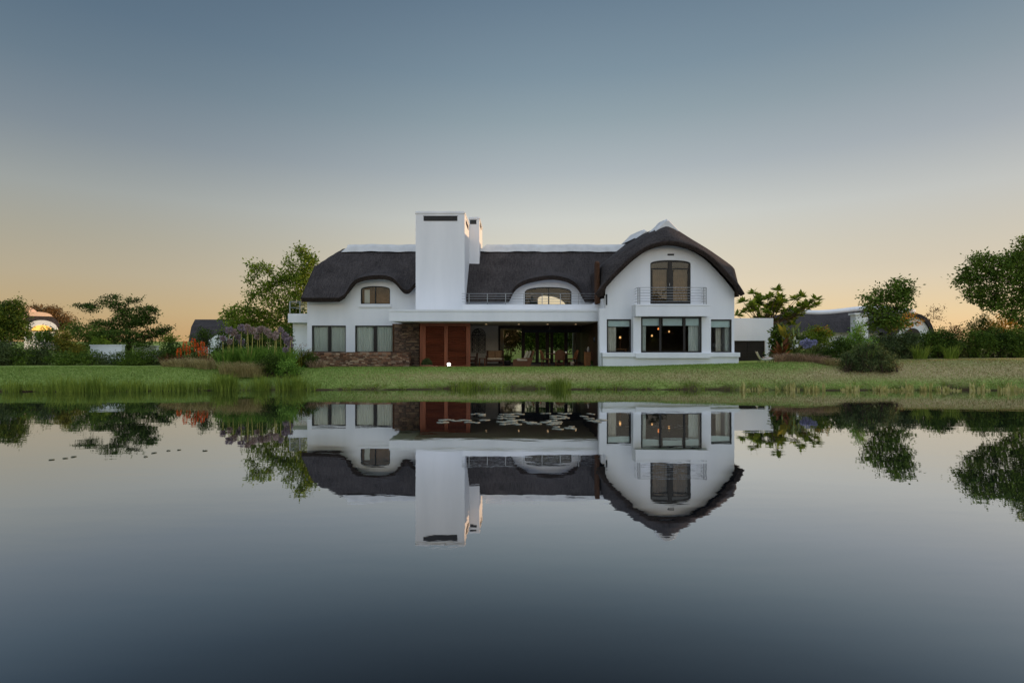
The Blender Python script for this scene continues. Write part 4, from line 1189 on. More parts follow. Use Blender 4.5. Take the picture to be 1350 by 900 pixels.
# ---- things seen through the bay glass
def pendant(px, py, Y, lab, wire=False, mat='lamp_warm'):
    c = at(px, py, Y)
    t = thing('pendant_lamp', c, lab, 'lamp', 'pendant lamps inside the bay window')
    b = MB(); b.tube([(c[0],Y,c[2]+.06),(c[0],Y,3.12)], .006, 5); b.build('cord', M['dark_steel'], t)
    b = MB(); b.lathe([(.01,-.05),(.045,-.03),(.05,.0),(.03,.05),(.01,.06)], c, 12); b.build('bulb', M[mat], t)
    b = MB()
    if wire:
        for k in range(12):
            a = k*math.pi/6; b.tube([(c[0],Y,c[2]+.12),(c[0]+.30*math.cos(a),Y+.30*math.sin(a),c[2]-.1)], .006, 4)
        b.tube([(c[0]+.30*math.cos(a),Y+.30*math.sin(a),c[2]-.1) for a in np.linspace(0,2*math.pi,25)], .01, 5)
    else: b.lathe([(.03,.09),(.05,.065)], c, 12)
    b.build('shade', M['wicker'], t)
pendant(868, 433.5, 28.9, 'glowing amber pendant bulb high in the left pane of the bay window')
pendant(859.5, 442.5, 28.9, 'glowing pendant bulb hanging lowest in the left pane of the bay window', False, 'lamp_yellow')
pendant(882, 437, 29.2, 'wire-shaded pendant lamp with a small bulb in the middle pane of the bay', True, 'lamp_yellow')
c = at(817.5, 446, 28.6)
t = thing('table_lamp', (c[0], 28.6, 1.5), 'small amber table lamp behind the left side window of the gable', 'lamp')
b = MB(); b.lathe([(.08,-.55),(.03,-.48),(.02,-.1),(.02,.0)], c, 10); b.build('base', M['wicker'], t)
b = MB(); b.lathe([(.05,.0),(.06,.02),(.04,.1),(.01,.12)], c, 10); b.build('bulb', M['lamp_yellow'], t)
b = MB(); b.box(c[0]-.5, c[0]+.35, 28.45, 28.85, c[2]-.60, c[2]-.555)
for x in (-.45,.3): b.box(c[0]+x-.03, c[0]+x+.03, 28.5, 28.8, .61, c[2]-.602)
tag(b.build('console_table', M['oak']), 'oak console table behind the left side window of the gable', 'table')
c = at(948.5, 458, 28.4)
t = thing('flower_vase', (c[0], 28.4, 1.45), 'vase of white flowers behind the right side window of the gable', 'vase')
b = MB(); b.lathe([(.06,-.25),(.09,-.15),(.06,-.02),(.07,.0)], (c[0],28.4,c[2]), 12); b.build('vase', M['china'], t)
V = leaf_cloud(np.array([[c[0],28.4,c[2]+.14]]), 60, .13, .12, .6); mk('flower', V, quads(V), M['fl_white'], t)
b = MB(); b.box(c[0]-.4, c[0]+.4, 28.2, 28.6, c[2]-.30, c[2]-.252)
for x in (-.34,.34): b.box(c[0]+x-.03, c[0]+x+.03, 28.25, 28.55, .61, c[2]-.302)
tag(b.build('console_table', M['oak']), 'oak console table under the white flowers behind the right side window', 'table')

# ---- two pale outdoor chairs by the garage
def lounge(px, Y, rz, mat, label, s=1.0):
    x = ax(px, Y); g = gz(x, Y)
    t = thing('outdoor_chair', (x, Y, g), label, 'chair', None)
    b = MB(); n = 10
    prof = [(-.42,.36),(-.30,.30),(-.05,.26),(.18,.27),(.28,.34),(.36,.50),(.44,.66),(.47,.74)]
    v = []
    for a, z in prof:
        for j, y in enumerate((-.34,-.30,0,.30,.34)): v.append((a*s, y*s, (z+(.05 if j in (0,4) else 0))*s))
    top = list(v); bot = [(a-.03, y, z-.05) for a, y, z in v]; k = len(v); f = []
    for i in range(len(prof)-1):
        for j in range(4):
            q = i*5+j; f.append((q,q+5,q+6,q+1)); f.append((q+k,q+1+k,q+6+k,q+5+k))
        f.append((i*5,i*5+k,i*5+5+k,i*5+5)); f.append((i*5+4,i*5+9,i*5+9+k,i*5+4+k))
    f.append((0,1,2,3,4,4+k,3+k,2+k,1+k,k)); e = (len(prof)-1)*5; f.append((e+k,e+1+k,e+2+k,e+3+k,e+4+k,e+4,e+3,e+2,e+1,e))
    b.add([(p[0]+x,p[1]+Y,p[2]+g) for p in top+bot], f, 0, True); b.build('seat', M[mat], t)
    for dx in (-.3,.3):
        for dy in (-.26,.26):
            b = MB(); b.tube([(x+dx*1.1*s,Y+dy*1.1*s,g),(x+dx*s,Y+dy*s,g+.26*s)], .018, 6); b.build('leg', M['dark_steel'], t)
    t.rotation_euler = (0,0,rz)
    return t
lounge(1008, 29.3, math.radians(165), 'outdoor_chair', 'white curved outdoor chair leaning back in front of the garage door', .92)
lounge(1018.5, 29.6, math.radians(-50), 'outdoor_beige', 'beige curved outdoor chair beside the white one', .92)
#@@VEG
# ================================================================== TREES AND PLANTING
# ---- left side
tree('broadleaf_tree', 'dense dark round tree at the far left edge of the garden', 37, 2, .9,
     [(8,416,24,20),(-18,424,30,26),(24,430,11,18),(12,404,14,9),(10,442,24,16),(-40,430,22,30)], 'lf_dark', dens=20, leaf_size=.16, per=16, sig=.2, trunk_r=.2)
tree('broadleaf_tree', 'brownish round tree rising behind the small domed house at left', 64, 68, 1.0,
     [(58,412,16,9),(74,415,14,10),(66,428,18,12),(46,408,8,5),(84,424,10,10)], 'lf_brown', dens=9, leaf_size=.22, per=16, sig=.28, trunk_r=.2)
tree('spreading_tree', 'dark tree with flat spreading branches standing alone on the left', 33, 168, 1.0,
     [(149,392,10,3,1.2),(139,397,10,3,1),(128,404,14,3,1.3),(110,402,12,2.5,1.2),(119,409,7,3,.8),(151,402,14,5,1.1),(160,411,13,7,1.2),(173,396,6,5,1),(180,396,7,2,.7),(192,409,15,6,1.3),(205,411,6,2.5,1),(163,424,22,10,1.2),(188,421,15,10,1.3),(140,428,14,5,1),(128,424,8,3,.9),(124,430,9,4,.8),(203,421,5,8,.5),(214,435,8,4,1),(222,432,5,2.5,.7),(208,438,10,5,1),(165,442,30,9,1.2),(195,440,16,8,1),(150,437,12,6,1),(178,452,30,7,.8)], 'lf_dark', dens=40, leaf_size=.12, per=11, sig=.11, trunk_r=.16, flat=.6, depth=.8, lean=.3)
tree('loose_tree', 'tall loose golden-green tree behind the left end of the house', 38, 384, 1.0,
     [(398,332,6,6,1.2),(404,340,6,7,1.3),(397,328,5,2.5,.8),(410,350,8,12,1.3),(401,355,10,10,1.2),(381,343,5,6,1.2),(382,354,4,9,.9),(343,352,11,4,.9),(333,350,5,2.5,.9),(354,356,10,5,.9),(338,362,9,2,.7),(328,370,5,1.6,.6),(368,366,13,7,1),(362,374,14,6,.9),(382,368,14,9,.9),(400,372,12,13,1.2),(352,380,12,6,1),(340,388,13,5,1),(331,395,7,4,.7),(358,396,18,8,.8),(380,388,16,10,.7),(398,394,9,14,1),(312,412,13,6,1.1),(298,417,7,6,.9),(322,408,8,5,1),(335,413,14,8,1),(318,424,20,8,1.2),(355,414,18,10,.8),(378,410,16,10,.8),(340,430,24,9,1.2),(375,430,20,10,1.1),(395,428,10,18,1.1),(390,412,8,8,1),(310,434,20,7,1.2),(350,443,36,8,1)], ['lf_gold'], 'bark_pale', dens=15, leaf_size=.20, per=13, sig=.20, trunk_r=.17, lean=-.5, depth=.9)
# trees and shrubs filling the gap between the domed house and the spreading tree
tree('young_tree', 'bright green bushy tree between the domed house and the yellow conifer', 31.5, 62, .8, [(62,441,13,11),(52,447,10,9),(70,450,10,10)], 'lf_mid', dens=30, leaf_size=.11, trunk_r=.06)
tree('young_tree', 'mid green round tree between the yellow conifer and the spreading tree', 31.8, 112, .8, [(110,438,20,11),(98,432,10,9),(128,444,14,10),(120,450,20,10)], 'lf_mid', dens=30, leaf_size=.11, trunk_r=.07)
shrub('conifer', 'yellow-green feathery conifer standing in the left border', 29.6, [(85,442,6,8),(83,450,11,9),(90,457,14,10),(102,463,12,10)], 'lf_yellow', .10, 14, .09, 44, cat='conifer')
shrub('golden_shrub', 'small golden shrub below the left side of the spreading tree', 31, [(138,450,11,6),(132,455,10,6)], 'lf_gold', .10, 12, .09, 36)
shrub('golden_shrub', 'small golden shrub at the right foot of the spreading tree', 33, [(227,445,10,4),(218,449,12,5)], 'lf_gold', .10, 12, .09, 36)
# border hedge of loose shrubs
hedge = [(-25,468,26,17,'lf_dark'),(8,466,24,17,'lf_grey'),(34,468,22,16,'lf_mid'),(58,467,18,17,'lf_grey'),(88,473,22,13,'lf_mid'),(114,472,20,12,'lf_mid'),(140,473,20,10,'lf_grey'),(166,472,20,13,'lf_mid'),(190,471,20,13,'lf_mid'),(212,473,20,12,'lf_grey')]
hl = ['dark shrub cut by the left edge of the photo','grey-green shrub under the dark tree at far left, lilac specks on top','leafy green shrub before the domed house','grey-green shrub left of the yellow conifer in the border','leafy green shrub at the foot of the yellow conifer','leafy shrub right of the yellow conifer in the border','low grey-green shrub in front of the pale garden wall','leafy shrub under the middle of the spreading tree','mid green shrub right of the spreading tree trunk','grey-green shrub left of the red torch flowers']
for (cx, cy, rx, ry, lf), lab in zip(hedge, hl):
    ex = None
    if cx in (8, 58): ex = ([(cx,cy-ry*.85,rx*.9,3)], 'fl_purple', 30, .05)
    if cx in (140, 212): ex = ([(cx,cy-ry*.5,rx*.9,5)], 'fl_white', 10, .05)
    shrub('border_shrub', lab, 28.4+rnd.uniform(-.3,.3), [(cx,cy,rx,ry),(cx+rnd.uniform(-8,8),cy+4,rx*.8,ry*.8),(cx+rnd.uniform(-8,8),482,rx,6)], lf, .10, 10, .09, 36, extra=ex, aspect=.32)
# strappy foliage in front of the hedge
def clump(name, label, px, py_base, Y, h_px, n, w, mat, rad=.4, spread=.6, droop=.4, group=None, cat='plant'):
    x = ax(px, Y); g = gz(x, Y)
    V, Fq = blades((x, Y, g-.03), n, rad, h_px*Y/F, w, droop, 5, spread)
    o = mk(name, V, Fq, M[mat]); return tag(o, label, cat, group)
# garden wall behind the hedge
b = MB(); b.box(ax(119,30.5), ax(160.5,30.5), 30.5, 30.75, .5, az_(455.5,30.5)); b.box(ax(119,30.5)-.03, ax(160.5,30.5)+.03, 30.47, 30.78, az_(455.5,30.5)+.001, az_(454.3,30.5))
tag(b.build('garden_wall', P), 'short white garden wall half hidden behind the left hedge', 'wall')
b = MB(); b.box(ax(176,34), ax(206,34), 34, 34.25, .5, az_(456.5,34)); b.box(ax(176,34)-.03, ax(206,34)+.03, 33.97, 34.28, az_(456.5,34)+.001, az_(455.5,34))
tag(b.build('garden_wall', P), 'white garden wall under the right half of the spreading tree', 'wall')

# red torch flowers
def poker(px, py_top, Y, label):
    x = ax(px, Y); g = gz(x, Y); zt = az_(py_top, Y)
    t = thing('torch_flower', (x, Y, g), label, 'flower', 'red torch flowers in the left border')
    V, Fq = blades((x,Y,g), 26, .14, .75, .035, .5, 4, .6); mk('leaves', V, Fq, M['lf_red'] if rnd.random() < .5 else M['lf_mid'], t)
    hs = .44
    b = MB(); b.tube([(x,Y,g),(x+rnd.uniform(-.06,.06),Y,(g+zt)/2),(x,Y,zt-.1)], .012, 5); b.build('stalk', M['stalk'], t)
    n = 130; s = rng.uniform(0,1,n); a = rng.uniform(0,2*math.pi,n); r = .062*np.sin(np.clip(s,.02,1)*math.pi)**.5*(1-.6*s)+.015
    c = np.stack([x+r*np.cos(a), Y+r*np.sin(a), zt-hs+hs*s], -1)
    D = np.stack([np.cos(a), np.sin(a), rng.uniform(-.6,.5,n)], -1); D /= np.linalg.norm(D,axis=1)[:,None]
    V = leaf_quads(c, D, unit(n), np.full(n,.085), np.full(n,.035)); mk('flower_head', V, quads(V), M['fl_red'], t)
for px, py in ((236,459),(244,450),(248,456),(255,446),(259,452),(264,458),(267,450),(271,457)):
    poker(px, py, 27.3+rnd.uniform(-.3,.3), 'orange-red torch flower spike in the cluster left of the purple globe flowers')
# bronze stems round the torch flowers
clump('bronze_plant', 'bronze reddish foliage left of the torch flowers', 226, 480, 27.6, 22, 120, .03, 'lf_red', .5)
clump('bronze_plant', 'bronze reddish foliage under the torch flowers', 250, 480, 27.1, 20, 130, .03, 'lf_red', .5)
clump('bronze_plant', 'bronze reddish foliage between the torch flowers and the globe flowers', 283, 480, 26.6, 26, 150, .03, 'lf_red', .55)
shrub('border_shrub', 'dark shrub behind the torch flowers', 29, [(232,462,18,12),(262,450,16,12),(246,466,24,12),(272,440,10,8)], 'lf_dark', .10, 10, .09, 36)
shrub('border_shrub', 'tall dark green shrub mass behind the purple globe flowers', 28.6, [(300,468,20,16),(318,452,16,20),(335,466,26,18),(345,448,20,20),(366,464,24,18),(374,448,14,18),(300,448,12,14)], 'lf_dark', .10, 10, .09, 36)

# globe-headed agapanthus clump
def globe_plant(px, Y, heads, n_leaf, label, mat='fl_mauve', lh=1.3):
    x = ax(px, Y); g = gz(x, Y)
    t = thing('globe_flower_plant', (x, Y, g), label, 'flower', 'tall purple globe flower clump')
    V, Fq = blades((x,Y,g), n_leaf, .36, lh, .05, .40, 6, .42); mk('leaves', V, Fq, M['lf_bright'], t)
    for hx, hy, rp in heads:
        hxw, hz = ax(hx, Y), az_(hy, Y); yy = Y+rnd.uniform(-.25,.25)
        b = MB(); b.tube([(x+rnd.uniform(-.2,.2),yy,g),((x+hxw*2)/3,yy,(g+hz)/2),(hxw,yy,hz)], [.022,.019,.016], 5); b.build('stalk', M[rnd.choice(['stalk','stalk_y','stalk_y'])], t)
        r = rp*Y/F*1.02; n = 220; u = unit(n)
        c = np.array([hxw,yy,hz]) + u*r*rng.uniform(.15,.75,n)[:,None]
        V = leaf_quads(c, u, unit(n), np.full(n, r*.5), np.full(n, r*.3)); mk('flower_head', V, quads(V), M[mat], t)
HEADS = [(302,435,5),(309,438,5),(297,446,4),(313,444,4),(320,432,5),(327,437,4),(329,431,4),(336,436,5),(343,435,5),(339,444,4),(347,433,4),(353,437,5),(358,442,4),(362,440,4),(371,435,4),(366,444,4),(373,443,5),(377,450,5),(381,455,4),(384,446,3),(306,450,4),(316,451,4),(379,461,4)]
pls = [298,307,316,324,332,340,348,356,364,372,379]
labs = ['leftmost clump of purple globe flowers, beside the white far gable','purple globe flowers on tall stalks, next to the leftmost clump','globe flowers with pale lilac heads above the beige grass','tall globe flowers left of the middle of the flower bed','globe flowers with yellowish stalks in the middle of the bed','globe flowers above the dark shrub','globe flowers on yellow stalks above the dark shrub','globe flowers in the right half of the bed, above bright leaves','globe flowers with orange tinged stalks near the white wall','globe flowers leaning right near the left end of the house','rightmost purple globe flowers against the white house wall']
for i, px in enumerate(pls):
    hs = [h for h in HEADS if min(range(len(pls)), key=lambda k: abs(pls[k]-h[0])) == i]
    globe_plant(px, 25.6+rnd.uniform(-.5,.5), hs, 240, labs[i], 'fl_purple' if i in (0,2,9,10) else 'fl_mauve')
# beige grass mounds and shrubs at the foot of the bed
def mound(label, px, Y, h_px, rad, n, mat, name='grass_mound', spread=.9, w=.018, group=None):
    x = ax(px, Y); g = gz(x, Y)
    V, Fq = blades((x,Y,g-.03), n, rad*1.15, h_px*1.4*Y/F, w, .75, 5, spread*.8, .45)
    return tag(mk(name, V, Fq, M[mat]), label, 'ornamental grass', group)
for px, Y, h, r, lab in ((228,26.6,13,.40,'leftmost beige grass mound under the torch flowers'),(243,26.4,15,.45,'beige grass mound under the middle of the torch flowers'),(260,26.1,16,.5,'beige grass mound below the right side of the torch flowers'),(277,25.7,16,.5,'beige grass mound left of the globe flower leaves'),(306,24.7,20,.45,'large beige grass mound below the left globe flowers'),(322,24.35,24,.5,'largest beige grass mound at the lower front of the flower bed'),(338,24.35,22,.4,'beige grass mound beside the dark shrub of the flower bed')):
    mound(lab, px, Y, h, r, 520, 'dry_grass')
shrub('border_shrub', 'dark green shrub right of the largest beige grass mound', 24.5, [(352,482,13,13),(360,478,14,14),(346,490,10,8),(362,490,12,8)], 'lf_dark', .08, 11, .07, 60)
shrub('border_shrub', 'bright green shrub at the right end of the flower bed', 24.4, [(382,484,14,12),(376,491,12,7),(388,490,12,8)], 'lf_bright', .08, 11, .07, 60)
shrub('border_shrub', 'dark lavender shrub at the left end of the stone wall', 26.5, [(404,474,12,14),(412,480,10,12),(400,484,14,11)], 'lf_dark', .08, 11, .07, 60, extra=([(403,461,11,7)], 'fl_mauve', 60, .05))
clump('strap_leaf_plant', 'yellow-green strap leaves between the globe flowers and the house', 392, 488, 26.4, 34, 110, .04, 'lf_yellow', .35)
mound('plum tinted low grass at the foot of the lavender shrub', 418, 26.3, 14, .35, 260, 'pink_grass')

# ---- right side
def rosette_tree():
    Y = 39.0
    spots = [(992,388),(984,402),(1001,399),(1016,385),(1030,393),(1013,394),(1041,398),(1051,395),(1065,397),(1068,404),(987,404),(1000,402),(980,415),(1023,408),(1034,412),(1055,406),(1051,416),(1038,404),(1010,408),(992,411),(1004,414),(1020,416),(1060,411),(1044,410),(1027,402),(1046,421),(1058,401),(1008,401),(1033,419),(1048,428),(988,397),(1006,394),(1022,399),(1036,398),(1046,393),(996,406),(1016,403),(1030,411),(1058,408),(1041,413),(984,411),(1000,419),(1012,421),(1026,424),(1062,404),(1022,391)]
    bx = ax(1008, Y); g = gz(bx, Y)
    t = thing('rosette_tree', (bx, Y, g), 'tree with big leaf rosettes showing above the garage wall', 'tree')
    b = MB(); fork = np.array([bx, Y, 3.3]); b.tube([(bx,Y,g-.2),(bx+.1,Y,2),fork], [.16,.13,.12], 8)
    V = []
    for px, py in spots:
        p = np.array(at(px, py, Y)); p[1] += rnd.uniform(-1.2,1.2)
        m = fork*.4+p*.6+np.array([0,0,-.25]); b.tube([fork, m, p], [.035,.026,.018], 6)
        n = 34; u = unit(n); u[:,2] = np.abs(u[:,2])*.9-.1; u /= np.linalg.norm(u,axis=1)[:,None]
        nn = np.tile([0,0,1.], (n,1)) + unit(n)*.5
        ln = rng.uniform(.32,.60,n); V.append(leaf_quads(np.tile(p,(n,1))+u*.05, u, nn, ln, ln*.44))
    V = np.concatenate(V); b.build('trunk', M['bark'], t); mk('crown', V, quads(V), M['lf_gold'], t)
rosette_tree()
tree('rounded_tree', 'olive rounded tree on a slim trunk before the right thatched house', 30, 1172, 1.2,
     [(1184,372,10,6),(1192,380,11,9),(1198,386,9,7),(1176,378,10,6),(1163,386,10,6),(1168,392,12,5),(1145,392,9,5),(1152,396,9,5),(1180,392,16,8),(1193,397,9,6),(1144,404,9,4),(1160,404,14,6),(1178,405,14,6),(1190,408,10,4),(1150,412,10,4),(1166,418,18,10,1.2),(1178,428,14,10,1),(1156,430,12,8,1)], 'lf_mid', 'bark', dens=17, leaf_size=.16, per=14, sig=.15, aspect=.5, trunk_r=.10)
tree('thin_tree', 'thin nearly bare tree beside the lit gable at right', 46, 1228, 1.3, [(1222,414,6,5,.8),(1231,411,8,6,.8),(1236,407,5,5,.7),(1228,421,9,5,.9),(1218,420,5,4,.7),(1237,420,5,6,.7)], 'lf_brown', 'bark', dens=6, leaf_size=.14, per=6, sig=.2, trunk_r=.07)
tree('large_tree', 'large dark tree leaning in at the right edge', 31, 1352, 1.3,
     [(1300,340,18,8),(1285,347,12,7),(1312,350,16,8),(1275,356,8,5),(1264,370,5,9),(1272,366,9,7),(1283,366,14,9),(1298,362,18,12),(1318,366,18,12),(1328,342,16,10),(1340,350,16,12),(1336,334,10,5),(1346,372,18,18),(1275,381,10,5),(1289,383,14,8),(1310,384,20,10),(1280,392,6,5),(1298,397,10,6),(1304,405,10,4),(1320,398,16,10),(1340,400,18,14),(1336,418,12,8),(1352,430,14,14),(1325,411,8,4),(1348,318,6,5),(1358,325,12,10),(1370,350,22,24),(1380,390,24,30),(1400,350,30,30)], 'lf_mid', 'bark', dens=14, leaf_size=.16, per=16, sig=.16, aspect=.5, trunk_r=.28, lean=.3)
tree('sunlit_tree', 'orange sunlit tree glowing low behind the right hedge', 38, 1318, 1.3, [(1312,428,14,8),(1326,424,9,5),(1300,436,12,8),(1335,436,14,10),(1318,440,20,8)], 'lf_orange_and_sunlit', dens=14, leaf_size=.16, per=11, sig=.18, trunk_r=.1)  # the low sun's orange is put into the leaf colour
tree('round_tree', 'small dark round tree rising above the right hedge', 33, 1288, 1.2, [(1290,428,10,8),(1298,420,5,5),(1282,436,10,8),(1300,434,9,8),(1292,445,16,10)], 'lf_dark', dens=26, leaf_size=.12, trunk_r=.07)
tree('round_tree', 'small bronze tree in the gap of the right hedge', 34, 1258, 1.2, [(1254,436,6,5),(1264,437,5,6),(1258,444,10,7)], 'lf_brown', dens=22, leaf_size=.12, trunk_r=.05)
tree('sunlit_bush', 'small golden sunlit bush before the lit gable of the right house', 42, 1193, 1.2, [(1192,420,9,7),(1199,414,7,5),(1186,428,10,7),(1201,426,7,6),(1209,425,6,6)], 'lf_orange_and_sunlit', dens=14, leaf_size=.14, per=9, sig=.15, trunk_r=.05, cat='bush')  # sunset glow painted in as leaf colour
for px, py, rx, ry, lf, lab in ((668,440,16,22,'lf_brown','brownish bush in the rear garden seen through the left terrace door'),(700,440,16,22,'lf_mid','green bush in the rear garden seen through the second terrace door'),(716,438,14,22,'lf_dark','dark bush in the rear garden seen through the middle terrace door'),(738,440,16,21,'lf_mid','green bush in the rear garden seen through the right terrace doors'),(762,440,16,22,'lf_dark','dark bush in the rear garden seen at the right end of the terrace doors')):
    shrub('rear_shrub', lab, 47.0, [(px,py,rx,ry),(px+4,py+8,rx,ry*.6)], lf, .22, 14, .2, 14)
# hedge band
rh = [(1168,457,22,18,'lf_grey','grey-green shrub right of the front dark shrub',28.6),(1196,456,22,19,'lf_grey','feathery grey-green shrub under the rounded tree',28.4),(1222,455,20,20,'lf_mid','green shrub below the thin bare tree',28.6),(1244,454,20,21,'lf_dark','dark green shrub left of the gap in the right hedge',28.4),(1266,462,16,14,'lf_olive','olive shrub in the gap of the right hedge',28.5),(1288,456,20,20,'lf_mid','green shrub right of the gap in the right hedge',28.3),(1312,453,20,22,'lf_dark','dark green shrub in front of the orange sunlit tree',28.5),(1336,454,20,22,'lf_mid','green shrub under the large dark tree',28.3),(1362,456,22,22,'lf_dark','dark shrub cut by the right edge of the photo',28.4)]
for cx, cy, rx, ry, lf, lab, Y in rh:
    shrub('hedge_shrub', lab, Y, [(cx,cy,rx,ry),(cx-6,cy-6,rx*.6,ry*.7),(cx+7,cy-3,rx*.6,ry*.7),(cx,472,rx*.95,7)], lf, .11, 9, .09, 40, aspect=.26)
for px, h, mat, lab in ((1213,26,'reed','yellow-green upright grass before the right hedge, under the bare tree'),(1254,24,'reed','yellow-green upright grass in the gap of the right hedge')):
    clump('upright_grass', lab, px, 475, 27.5, h, 130, .03, mat, .3, .45, .3, None, 'grass clump')
# front mass
shrub('front_shrub', 'large dark shrub standing forward on the bank at right', 24.3, [(1146,474,20,13),(1124,477,16,12),(1166,479,18,11),(1136,461,11,8),(1144,488,32,5),(1158,464,11,9),(1148,457,6,6),(1116,470,8,8),(1176,474,7,6)], 'lf_grey', .085, 11, .08, 60, aspect=.3)
shrub('front_shrub', 'low plum-brown shrub at the right foot of the large dark shrub', 24.6, [(1176,485,12,6),(1168,488,10,4)], 'lf_brown', .07, 11, .06, 60, aspect=.3)
shrub('tall_shrub', 'light green shrub in front of the white chimney block', 27.0, [(1134,434,8,9),(1128,446,10,16),(1138,452,12,12),(1118,458,16,14),(1130,466,22,12),(1148,456,12,12)], 'lf_bright', .10, 10, .09, 44, aspect=.3)
shrub('tall_shrub', 'dark shrub between the lilac flowers and the light green shrub', 26.6, [(1098,462,16,16),(1108,456,14,14),(1090,474,18,10),(1110,474,16,10)], 'lf_dark', .10, 10, .09, 44)
shrub('flowering_shrub', 'golden orange flowering shrub under the right thatched roof', 29.4, [(1076,440,14,10),(1088,442,12,8),(1066,446,12,10),(1080,454,20,10)], 'lf_gold', .10, 10, .09, 44, extra=([(1084,437,15,7)], 'lf_orange_and_sunlit', 40, .10))
shrub('olive_shrub', 'olive shrub right of the lilac flower head', 27.4, [(1080,462,16,8),(1074,470,16,9)], 'lf_olive', .09, 10, .08, 50)
shrub('leafy_shrub', 'dark broad-leaved shrub against the garage wall', 31, [(1028,438,9,10),(1026,452,10,10),(1034,462,12,12),(1024,466,8,9)], 'lf_dark', .2, 7, .10, 34)
def canna(px, Y, h_px, label, mat):
    x = ax(px, Y); g = gz(x, Y); H = h_px*Y/F
    t = thing('broad_leaf_plant', (x, Y, g), label, 'plant', None)
    b = MB(); b.tube([(x,Y,g-.05),(x+.03,Y,g+H*.5),(x,Y,g+H*.95)], [.05,.04,.02], 7); b.build('stem', M['stalk'], t)
    n = 22; s = rng.uniform(.2,1,n); a = rng.uniform(0,2*math.pi,n)
    c = np.stack([np.full(n,x), np.full(n,Y), g+H*s*.9], -1); D = np.stack([np.cos(a)*.6, np.sin(a)*.6, rng.uniform(.3,1,n)], -1); D /= np.linalg.norm(D,axis=1)[:,None]
    ln = rng.uniform(.5,.8,n); V = leaf_quads(c, D, unit(n), ln, ln*.32); mk('leaves', V, quads(V), M[mat], t)
canna(1046, 28.6, 50, 'tall olive-bronze broad-leaved plant between garage and lilac flowers', 'lf_olive')
canna(1036, 28.8, 44, 'yellow-green broad-leaved plant beside the garage wall', 'lf_yellow')
canna(1053, 29.4, 48, 'blue-green broad-leaved plant right of the tall bronze one', 'lf_grey')
canna(1031, 28.3, 30, 'bronze broad-leaved plant behind the beige chair', 'lf_red')
x = ax(1065, 26.9); g = gz(x, 26.9)
t = thing('lilac_flower_plant', (x, 26.9, g), 'lilac-blue flower heads over strap leaves in the right bed', 'flower')
V, Fq = blades((x,26.9,g), 170, .42, .8, .045, .5, 6, .8); mk('leaves', V, Fq, M['lf_mid'], t)
for hx, hy in ((1058,452),(1064,449),(1070,452),(1067,455),(1074,451),(1062,456)):
    p = np.array(at(hx, hy, 26.9)); b = MB(); b.tube([(x+rnd.uniform(-.1,.1),26.9,g),((x+p[0])/2,26.9,(g+p[2])/2),p], .011, 5); b.build('stalk', M['stalk'], t)
    n = 90; u = unit(n); V = leaf_quads(p+u*.04, u, unit(n), np.full(n,.13), np.full(n,.05)); mk('flower_head', V, quads(V), M['fl_blue'], t)
for px, Y, h, r, lab in ((1033,27.2,15,.35,'leftmost plum-tinted grass mound beside the beige chair'),(1048,26.9,15,.4,'plum-tinted grass mound below the tall broad-leaved plant'),(1062,26.5,15,.4,'plum-tinted grass mound under the lilac flower heads'),(1076,26.1,12,.4,'plum-tinted grass mound below the olive shrub'),(1086,25.7,10,.3,'lowest plum-tinted grass mound beside the bare soil'),(1098,25.3,12,.35,'pale grass mound left of the large dark shrub')):
    mound(lab, px, Y, h, r, 420, 'dry_grass' if px == 1098 else 'pink_grass')

# ================================================================== FAR HOUSES
def roofed(name, label, x0, x1, Y, D, zw, zr, ridge0, ridge1, sag=0.0, cap=True):
    """far thatched house: hipped ridge roof along X"""
    t = thing(name, ((x0+x1)/2, Y, .9), label, 'house')
    b = MB(); b.box(x0+.3, x1-.3, Y+.3, Y+D-.3, .5, zw); b.build('wall', P, t)
    n = 24; v = []; ym = Y+D/2
    for i in range(n+1):
        s = i/n; x = x0+(x1-x0)*s; xr_ = ridge0+(ridge1-ridge0)*s; z = zr+sag*math.sin(s*math.pi*2.2)
        v += [(x,Y-.3,zw-.15),(x*.5+xr_*.5,Y+D*.22,zw+(z-zw)*.62),(xr_,ym,z),(x*.5+xr_*.5,Y+D*.78,zw+(z-zw)*.62),(x,Y+D+.3,zw-.15)]
    f = [(i*5+j, i*5+5+j, i*5+6+j, i*5+1+j) for i in range(n) for j in range(4)] + [(0,1,2,3,4), tuple(n*5+j for j in (4,3,2,1,0))]
    b = MB(); b.add(v, f, 0, False); r = b.build('roof', M['thatch'], t)
    if cap:
        b = MB(); b.tube([(ridge0+(ridge1-ridge0)*s, ym, zr+.12+sag*math.sin(s*math.pi*2.2)) for s in np.linspace(0,1,20)], .26, 8); b.build('ridge_cap', P, r)
    return t
# left, part hidden by the loose tree
Y = 50.0
h = roofed('far_house', 'far dark thatched house with a white gable behind the torch flowers', ax(251,Y), ax(312,Y), Y, 8, az_(448,Y), az_(421,Y+4), ax(257,Y+4), ax(308,Y+4), 0, False)
b = MB(); c = at(296,458,46.5); poly = [(c[0]-1.6,.6),(c[0]+2.5,.6),(c[0]+2.5,2.0)] + [(c[0]+.45+2.05*math.cos(q), 1.65+1.2*math.sin(q)) for q in np.linspace(.3,math.pi-.2,14)]
b.prism_y(poly, 46.5, 47.3); g_ = b.build('gable', P, h)
b = MB(); b.prism_y([(c[0]-.2,.7),(c[0]+1.2,.7),(c[0]+1.2,1.8),(c[0]+.5,2.1),(c[0]-.2,1.8)], 46.46, 46.495); b.build('window', M['frame'], g_)
